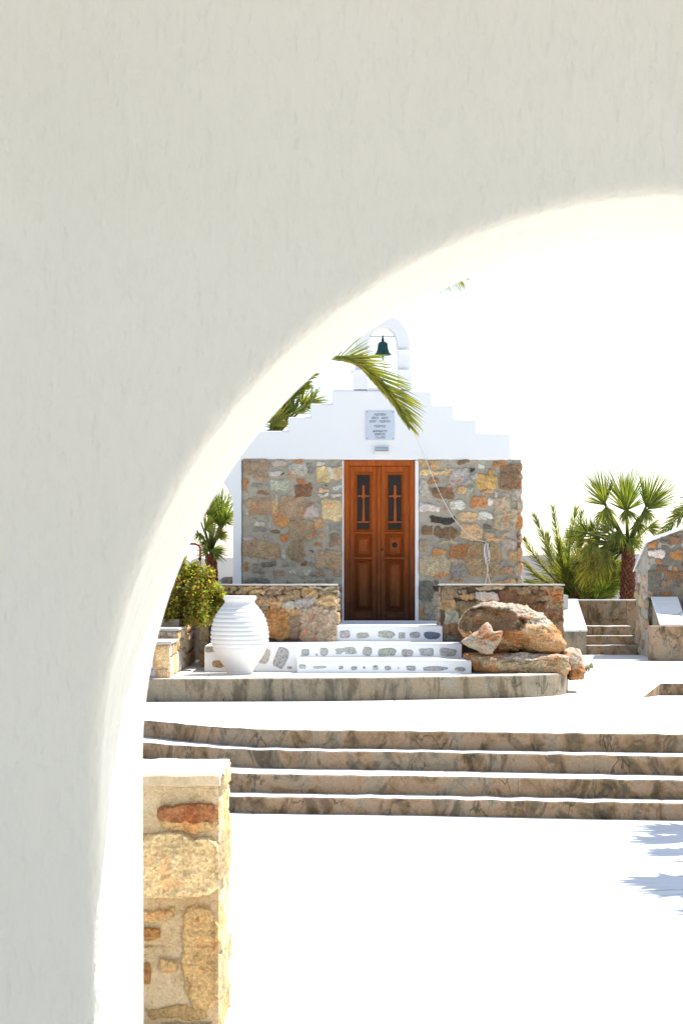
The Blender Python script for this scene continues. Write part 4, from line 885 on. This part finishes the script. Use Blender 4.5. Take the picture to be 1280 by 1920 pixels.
# right fan palm
DR = 38.0; z7 = lambda a, b, y=0: pt(960+a/4, 840+b/4, DR+y)
pr_ = thing('fan_palm', 'fan palm with shaggy reddish trunk behind the far right steps', 'palm tree', tuple(z7(860, 1140)))
trunk(pr_, z7(862, 1230), z7(868, 760), .155, .11, 260, boot=.065)
crn = z7(865, 740)
for hub, tip, sp, yl, dr, tl in (((690,410),(590,170),85,.25,.15,20,),((700,430),(560,260),80,.3,.3,-20),((690,420),(670,150),60,.1,.2,10),((848,450),(790,120),70,.0,.1,0),((855,450),(900,140),60,.05,.15,30),((850,470),(860,200),120,.0,.2,10),((1000,450),(1120,140),70,.1,.15,-10),((1010,460),(1220,250),70,.15,.2,25),((1000,440),(1040,210),70,.05,.2,25),((700,440),(730,640),100,.2,.5,10),((850,460),(900,620),120,.15,.5,20),((1000,470),(1020,620),110,.1,.5,-10),((560,770),(430,860),120,.55,.5,0),((500,860),(380,900),100,.5,.6,10),((580,900),(480,1060),90,.8,.4,0),((620,780),(560,980),80,.9,.5,0),((700,820),(660,1010),80,.7,.5,0),((640,700),(520,800),120,.6,.6,20),((760,840),(740,1020),100,.5,.6,0),((540,700),(400,700),120,.3,.5,0),((480,680),(380,640),110,.2,.4,0),((900,720),(1000,700),120,.3,.5,0),((940,560),(960,720),130,.2,.6,0),((720,600),(640,500),120,.2,.4,20),((600,620),(520,520),120,.25,.4,0),((780,660),(860,760),140,.4,.6,0),((720,640),(600,560),120,.3,.4,30),((740,720),(600,760),130,.35,.6,0),
    ((690,470),(650,620),120,.1,.5,0),((560,640),(370,570),120,.1,.3,0),((600,720),(560,900),120,.5,.6,10),((1010,600),(1170,600),90,.1,.4,0),((830,690),(720,700),140,.15,.5,0),((880,680),(960,800),120,.1,.7,0),
    ((760,560),(700,640),120,.1,.5,40),((620,850),(520,1050),110,.75,.4,0),((640,860),(640,1060),90,.6,.4,0),((920,560),(1010,500),140,.1,.3,40),((660,660),(480,720),120,.35,.5,10),((700,760),(640,930),140,.3,.6,0),((980,480),(1060,560),130,.05,.6,0),((800,620),(760,800),130,.2,.6,0)):
    if hub[1] < 480 and tip[1] < hub[1]: tip = (hub[0]+(tip[0]-hub[0])*1.12, hub[1]+(tip[1]-hub[1])*1.12)
    h = z7(*hub, rnd.uniform(-.6, .6)); t_ = z7(*tip, h.y-DR+rnd.uniform(-.25, .25)); fan(crn, h, t_, sp, 30, yl, dr, tl, parent=pr_, stalk=.028)
# date palm cluster between chapel and the fan palm
dp = thing('date_palm', 'low spreading date palm with upright feathery fronds between chapel and fan palm', 'palm tree', tuple(z7(480, 1200, 1)))
DD = 1.2; base = z7(450, 1130, DD)
trunk(dp, z7(450, 1230, DD), z7(450, 1110, DD), .28, .25, 60)
for path, L_, yl, dr in (([(420,1060),(330,900),(240,690),(160,500)],.42,.15,.1),([(430,1060),(370,860),(330,640),(302,440)],.42,.05,.1),([(420,1080),(290,960),(180,830),(85,680)],.45,.4,.3),([(430,1060),(420,850),(440,650),(480,455)],.5,.05,.2),
    ([(450,1060),(480,850),(500,650),(520,480)],.45,.1,.2),([(450,1060),(560,850),(600,700),(640,560)],.5,.1,.3),([(420,1090),(280,1020),(180,960),(90,860)],.45,.3,.5),([(420,1090),(300,900),(270,760),(262,640)],.35,.5,.2),([(460,1080),(600,960),(700,900),(800,850)],.5,.3,.5),
    ([(460,1100),(620,1040),(720,980),(810,940)],.45,.2,.6),([(440,1080),(380,960),(360,820),(350,700)],.45,.2,.3),([(450,1080),(520,980),(560,860),(560,760)],.5,.1,.4),([(400,1110),(300,1080),(200,1040),(110,1000)],.4,.3,.5),([(470,1110),(600,1090),(720,1070),(790,1010)],.45,.1,.6),([(440,1070),(440,940),(400,800),(420,640)],.5,.0,.3)):
    y0 = rnd.uniform(-.8, .8); feather([base]+[z7(a, b, DD+y0*(i+1)/4) for i, (a, b) in enumerate(path)], L_*.85, 44, yl+.12, parent=dp, droop=dr, ang=34, r0=.03, w=.022)
for k_ in range(14):
    a = rnd.uniform(380, 800); y0 = rnd.uniform(.5, 2); feather([z7(a*.5+240, 1180, y0), z7(a*.7+140, 1080, y0), z7(a*.9+50, 960, y0), z7(a+rnd.uniform(-40, 40), 900+rnd.uniform(-60, 100), y0)], .5, 40, rnd.uniform(0, .2), parent=dp, droop=.5, ang=45, r0=.02, w=.036)
# palm at far right edge, crown partly out of frame
p3 = thing('date_palm', 'date palm crown reaching in at the right edge above the curved wall', 'palm tree', tuple(pt(1420, 1120, 40)))
trunk(p3, pt(1420, 1180, 40), pt(1420, 960, 40), .25, .2, 150)
for ex, ey in ((1268, 965), (1240, 1000), (1330, 860), (1420, 820), (1500, 900), (1560, 980), (1290, 930)):
    feather([pt(1420, 960, 40), pt((1420+ex)/2, min(ey, 940)-15, 40), pt((1420+ex*3)/4, min(ey, 960)-5, 39.8), pt(ex, ey, 39.5)], .5, 50, .25, parent=p3, r0=.03, w=.035)
# left fan palm seen through the arched opening
DL = 29.5; z9 = lambda a, b, y=0: pt(340+a/8.35, 880+b/8.35, DL+y)
pl_ = thing('fan_palm', 'fan palm seen through the white arched opening left of the chapel', 'palm tree', tuple(z9(470, 1760)))
trunk(pl_, z9(480, 1790), z9(460, 1330), .085, .07, 170, (.26, .1, .035), .045)
crn = z9(460, 1300)
for hub, tip, sp, yl, dr, tl in (((370,930),(620,800),150,.4,.2,0),((620,900),(560,200),100,.0,.1,0),((560,700),(760,250),80,.0,.1,10),((420,720),(480,380),130,.1,.2,0),((640,820),(900,640),100,.05,.2,0),((300,800),(250,560),120,.1,.2,0),((480,1290),(760,1380),80,-.1,.3,0),((470,1270),(760,1240),60,-.1,.2,0),
    ((560,1050),(780,950),120,.25,.4,0),((300,1000),(220,1180),130,.1,.5,0),((430,1280),(200,1270),100,.2,.4,0),((380,1130),(300,1250),120,.0,.5,0),((660,700),(820,900),130,.0,.4,0),((500,800),(640,600),140,.1,.3,0),((200,900),(100,700),140,.1,.3,0),((450,600),(700,500),150,.0,.2,20),((700,800),(760,560),90,0,.1,0),((600,980),(700,1150),120,.3,.5,0),((480,520),(400,300),110,.1,.1,0)):
    y0 = rnd.uniform(-.5, .4)
    if (hub[0] == 480 and hub[1] == 1290) or hub[0] in (370, 470): y0 = -.6
    h = z9(*hub, y0); t_ = z9(*tip, y0+rnd.uniform(-.15, .15)); fan(crn, h, t_, sp, 28, yl, dr, tl, parent=pl_, stalk=.014)
# tall palm rising behind the gable at the left
p4 = thing('tall_palm', 'tall palm whose fronds rise behind the left steps of the gable', 'palm tree', tuple(pt(500, 1050, 34)))
trunk(p4, pt(505, 1090, 34), pt(505, 830, 34), .2, .17, 160)
c4 = pt(505, 830, 34); z1 = lambda a, b, y=0: pt(440+a/3.2, 560+b/3.2, 34+y)
for hub, tip, sp, yl, dr in (((400,640),(520,520),110,.25,.2),((350,690),(430,560),120,.1,.2),((450,620),(570,560),90,.3,.2),((330,700),(250,600),130,.2,.3),((230,760),(330,600),120,.5,.3),((250,780),(150,730),150,.6,.4),((220,740),(100,640),120,.3,.3)):
    h = z1(*hub, rnd.uniform(-.3, .3)); fan(c4, h, z1(*tip, rnd.uniform(-.3, .3)), sp, 24, yl, dr, 0, parent=p4, stalk=.02)
for a, b in ((480, 450), (440, 520), (300, 480)): feather([c4, z1(300, 640), z1((300+a)/2, (600+b)/2), z1(a, b)], .3, 30, .3, parent=p4, sides=(1, -1), ang=35, r0=.02, w=.03)
# near date palm hidden by the arch wall; one frond hangs in front of the gable
DN = 15.0; p5 = thing('near_date_palm', 'date palm frond arching down in front of the chapel gable', 'palm tree', (-2.6, 15.6, 0))
trunk(p5, (-2.6, 15.6, ZL-.7), (-2.6, 15.6, 4.9), .24, .2, 300)
zN = lambda a, b, y=0: pt(440+a/3.2, 560+b/3.2, DN+y)
top5 = Vector((-2.6, 15.6, 4.9))
VIEW = Vector((0, -1, 0))
feather([top5, Vector((-1.6, 15.3, 4.9)), pt(520, 630, 15), zN(575, 355), zN(690, 368), zN(800, 440), zN(900, 545), zN(970, 640), zN(1035, 750)], .2, 90, .3, parent=p5, sides=(-1, 1), ang=18, droop=.3, r0=.02, base_bare=.55, w=.013, jy=.3)
feather([zN(600, 345), zN(700, 372), zN(810, 447), zN(905, 550), zN(975, 648), zN(1035, 750)], .38, 74, .32, parent=p5, sides=(-1,), ang=-20, droop=.18, r0=.008, base_bare=.0, w=.0165, jy=.2)
feather([zN(585, 352), zN(640, 350), zN(700, 368), zN(740, 390)], .26, 26, .3, parent=p5, sides=(-1,), ang=60, droop=.25, r0=.008, base_bare=.0, w=.012)
feather([zN(590, 352), zN(700, 372), zN(810, 447), zN(905, 550), zN(970, 640)], .2, 60, .95, parent=p5, sides=(1,), ang=12, droop=.3, r0=.008, base_bare=.0, w=.018)
feather([top5, Vector((-1.5, 14.8, 5.2)), pt(560, 560, 14.6), pt(700, 530, 14.4), pt(790, 512, 14.4), pt(835, 516, 14.4), pt(866, 526, 14.4)], .25, 46, .75, parent=p5, ang=75, droop=1.2, base_bare=.3, w=.011)
for a in range(0, 360, 36):
    if 250 < a or a < 20: continue
    q_ = R(a); feather([top5, top5+Vector((math.cos(q_)*.9, math.sin(q_)*.9, .7)), top5+Vector((math.cos(q_)*1.9, math.sin(q_)*1.9, .6)), top5+Vector((math.cos(q_)*2.6, math.sin(q_)*2.6, -.2))], .4, 40, .1, parent=p5) if math.cos(q_) < .3 else None
# fan palm outside the right edge that throws the leaf shadow on the courtyard
p6 = thing('courtyard_palm', 'palm outside the right edge casting leaf shadows on the white courtyard', 'palm tree', (6.0, 16.6, 0))
trunk(p6, (6.0, 16.6, 0), (6.0, 16.6, 4.0), .25, .2, 200)
off = Vector((sd.x/sd.z, sd.y/sd.z, 1))
for (hx, hy), (tx, ty), hz, sp, nb in (((1300, 1600), (1190, 1596), 4.1, 120, 12), ((1300, 1668), (1200, 1682), 4.05, 110, 12), ((1285, 1578), (1165, 1566), 4.2, 130, 13), ((1330, 1560), (1175, 1548), 4.3, 110, 13), ((1290, 1658), (1165, 1642), 4.0, 120, 12), ((1330, 1650), (1185, 1668), 3.9, 100, 12), ((1345, 1715), (1268, 1702), 3.7, 120, 12), ((1420, 1620), (1300, 1600), 4.3, 140, 16), ((1440, 1700), (1330, 1680), 3.9, 140, 16)):
    h = gp(hx, hy, 0)+off*hz; t_ = gp(tx, ty, 0)+off*(hz-.1); fan((6, 16.6, 4.0), h, t_, sp, nb, .1, .08, 0, parent=p6, view=sd, fold=.02, wf=1.9)

# ------------------------------------------------------------------ shrub, weeds, handrail, left background
def leafy(name, label, clumps, n, size, cols, cat, flower=None, foot=1.5, tk=.006):
    t = thing(name, label, cat, tuple(clumps[0][0])); mb = MB(); ms = MB(); b0 = Vector(clumps[0][0])
    for c, r in clumps:
        c = Vector(c); tube(ms, [Vector((c.x*.6+b0.x*.4, c.y, foot)), c.lerp(b0, .2)-Vector((0, 0, r*.8)), c], [tk, tk*.7, tk*.3], 'bark', 5, (.2, .13, .08))
        for k_ in range(n):
            d = Vector((rnd.gauss(0, 1), rnd.gauss(0, 1), rnd.gauss(0, 1))).normalized(); p = c+d*r*rnd.random()**.45*(1+.3*noise.noise(d*2+c*5))
            a = Vector((rnd.gauss(0, 1), rnd.gauss(0, 1), rnd.gauss(.6, 1))).normalized(); s = perp(a)*size*.35; L = size*rnd.uniform(.6, 1.3)
            col = rnd.choice(cols); 
            if flower and rnd.random() < flower[1]: col = flower[0]
            mb.add([p, p+a*L*.5+s, p+a*L, p+a*L*.5-s], [(0, 1, 2, 3)], 'shrub', jit(col, .3))
    under(t, mb.build('foliage')); under(t, ms.build('stems')); return t
zS = lambda a, b, y=0: pt(260+a/4.465, 890+b/4.465, 23.9+y)
cl = []   # bush: wide, lower towards the left, ragged top
for a, b, r in ((300,850,60),(380,800,60),(420,880,70),(260,920,70),(540,850,70),(580,930,80),(480,960,80),(360,980,90),(220,1050,90),(300,1090,80),(420,1080,90),(540,1060,90),(620,1050,80),(600,1140,70),(200,1130,60),(500,1140,80),(350,700,34),(330,760,44),(150,880,50),(690,1040,40),(240,800,36),(470,800,40),(600,840,34),(640,980,50),(120,1150,60),(100,1080,90),(150,960,80),(200,1170,60),(330,1160,70),(440,1170,70),(560,1170,70),(260,1190,60),(400,1190,60),(500,1200,50)):
    for k_ in range(2): cl.append((zS(a+rnd.uniform(-15, 15), b+rnd.uniform(-15, 15), rnd.uniform(-.3, .4)), r/4.465*24/F*1.35))
leafy('shrub', 'bushy yellow-green shrub with reddish tips above the stepped wall', cl, 300, .042, [(.22, .30, .04), (.32, .36, .05), (.42, .40, .06), (.14, .19, .03), (.34, .2, .05)], 'shrub', ((.35, .10, .03), .07))
leafy('weed_tuft', 'small dry green weed growing at the foot of the right boulder', [(gp(1100, 1262, ZL)+Vector((0, 0, .04+.03*k_)), .05) for k_ in range(3)]+[(gp(1108, 1262, ZL)+Vector((0, 0, .09)), .04)], 60, .03, [(.12, .15, .03), (.25, .2, .06)], 'weed', foot=ZL-.02, tk=.002)
hr = thing('handrail', 'red tubular steel handrail behind the shrub at the left', 'handrail', tuple(pt(374, 1095, 25.6)))
mb = MB(); tube(mb, [pt(300, 1018, 25.6), pt(349, 1019.5, 25.6), pt(366, 1020, 25.6), pt(373, 1023, 25.6), pt(376, 1030, 25.6), pt(375, 1050, 25.6), pt(374.5, 1100, 25.6)], .014, 'redpaint', 10); under(hr, mb.build('rail'))
mb = MB(); tube(mb, [pt(300, 1060.5, 25.6), pt(374, 1060.5, 25.6)], .009, 'redpaint', 8); under(hr, mb.build('crossbar'))
mb = MB(); tube(mb, [pt(375, 1045, 25.6), pt(375, 1050, 25.6)], .018, 'iron', 10); under(hr, mb.build('collar'))
mb = MB(); Dq = 32
P_ = [(250, 1110), (460, 1110), (460, 1046), (396, 1046), (396, 1056)]+[(375+18*math.cos(math.pi*k/12), 1056-10*math.sin(math.pi*k/12)) for k in range(13)]+[(345+12*math.cos(math.pi*k/12), 1056-8*math.sin(math.pi*k/12)) for k in range(13)]+[(250, 1056)]
prism(mb, [(X(a, Dq), Z(b, Dq)) for a, b in P_][::-1], Dq, Dq+.3, 'white'); tag(mb.build('white_garden_wall'), 'white wall with rounded humps far behind the handrail', 'wall')

mb = MB(); box(mb, -3.9, -1.95, 23.6, 24.4, ZP, 1.50, 'soil'); tag(mb.build('planting_bed'), 'raised earth bed under the yellow-green shrub', 'planter')
mb = MB(); stone(mb, outline(X(428, 27), Z(1091, 27), .24, .13, 2.4, 24, .15), lambda u, v, h: Vector((u, 27-h, v)), .1, (.3, .28, .24)); tag(mb.build('small_rock'), 'small grey rock at the foot of the arched side wall', 'rock')
# ------------------------------------------------------------------ arched wall in the foreground
ZF = EYE-1.6; Rr = .799; DA, DB = 2.65, 3.007
def ring(cx, cz, r, jx=0):
    out = []; 
    for k in range(14): out.append((Vector((-1, 0)), Vector((cx-r, ZF+(cz-ZF)*k/14))))
    for k in range(97):
        a = math.pi*(1-k/96); out.append((Vector((math.cos(a), math.sin(a))), Vector((cx+r*math.cos(a), cz+r*math.sin(a)))))
    for k in range(1, 15): out.append((Vector((1, 0)), Vector((cx+r, cz-(cz-ZF)*k/14))))
    return out
cA = (X(1295, DA), Z(1470, DA)); cB = (X(1248, DB), Z(1428, DB))
mb = MB(); rb = .022; prof = []
for k in range(9): a = R(90*k/8); prof.append((rb*(1-math.sin(a))-.004, rb*(1-math.cos(a))))       # rounded near arris
L_ = DB-DA
for k in range(1, 12): prof.append((-.004, rb+(L_-rb-.006)*k/12))
prof += [(-.003, L_-.006), (0, L_-.002), (.004, L_)]
rows = []
BX0, BX1, BZ1 = -3.2, 4.6, EYE+1.75
def outer(dirv, p):
    t = 1e9
    if dirv.x < -1e-6: t = min(t, (BX0-p.x)/dirv.x)
    if dirv.x > 1e-6: t = min(t, (BX1-p.x)/dirv.x)
    if dirv.y > 1e-6: t = min(t, (BZ1-p.y)/dirv.y)
    return p+dirv*t
vs = []; nP = None
def wobble(p, y): return .0022*noise.fractal((p.x*2.2, y*2, p.y*2.2), .8, 2, 3)
R0 = ring(*cA, Rr); nP = len(R0)
for f_ in (1.0, .6, .3, .12, .04): # near face: outer -> opening
    for dv, p in R0:
        p0 = p+dv*prof[0][0]; q_ = outer(dv, p0); m_ = p0.lerp(q_, f_); vs.append((m_.x, DA+0*wobble(m_, 1), m_.y))
for off_, dy in prof:
    s = dy/L_; cx = cA[0]*(1-s)+cB[0]*s; cz = cA[1]*(1-s)+cB[1]*s
    for dv, p in ring(cx, cz, Rr): q_ = p+dv*(off_+wobble(p, dy)*.8); vs.append((q_.x, DA+dy, q_.y))
nr = len(vs)//nP
RB = ring(*cB, Rr)
for dv, p in RB: q_ = outer(dv, p); vs.append((q_.x, DB, q_.y))
fs = [(r_*nP+k, r_*nP+k+1, (r_+1)*nP+k+1, (r_+1)*nP+k) for r_ in range(nr) for k in range(nP-1)]
mb.add(vs, fs, 'arch', smooth=True)
mb.add([(BX0, DA, BZ1), (BX1, DA, BZ1), (BX1, DB, BZ1), (BX0, DB, BZ1)], [(0, 1, 2, 3)], 'arch')
for xx, zz_ in ((BX0, BZ1), (BX1, BZ1)):    # close the clipped corners
    mb.add([(xx-.0, DA+.02, BZ1-1.2), (xx, DA+.02, BZ1), (xx*.7, DA+.02, BZ1), (xx-.0, DB-.02, BZ1-1.2), (xx, DB-.02, BZ1), (xx*.7, DB-.02, BZ1)], [(0, 1, 2), (5, 4, 3)], 'arch')
tag(mb.build('arched_wall'), 'big pale plastered wall with the arched opening framing the whole view', 'wall')
# floor under the camera, with an unseen roof added to warm the light
mb = MB(); box(mb, -3.2, 4.6, -3.6, DB+.5, ZF-.5, ZF-.001, 'floor'); struct(mb.build('porch_floor'))
mb = MB(); box(mb, -3.3, 4.7, -.1, DB-.02, BZ1+.002, BZ1+.25, 'ceiling'); tag(mb.build('added_light_roof'), 'unseen roof slab added to warm the light on the arched wall', 'roof')
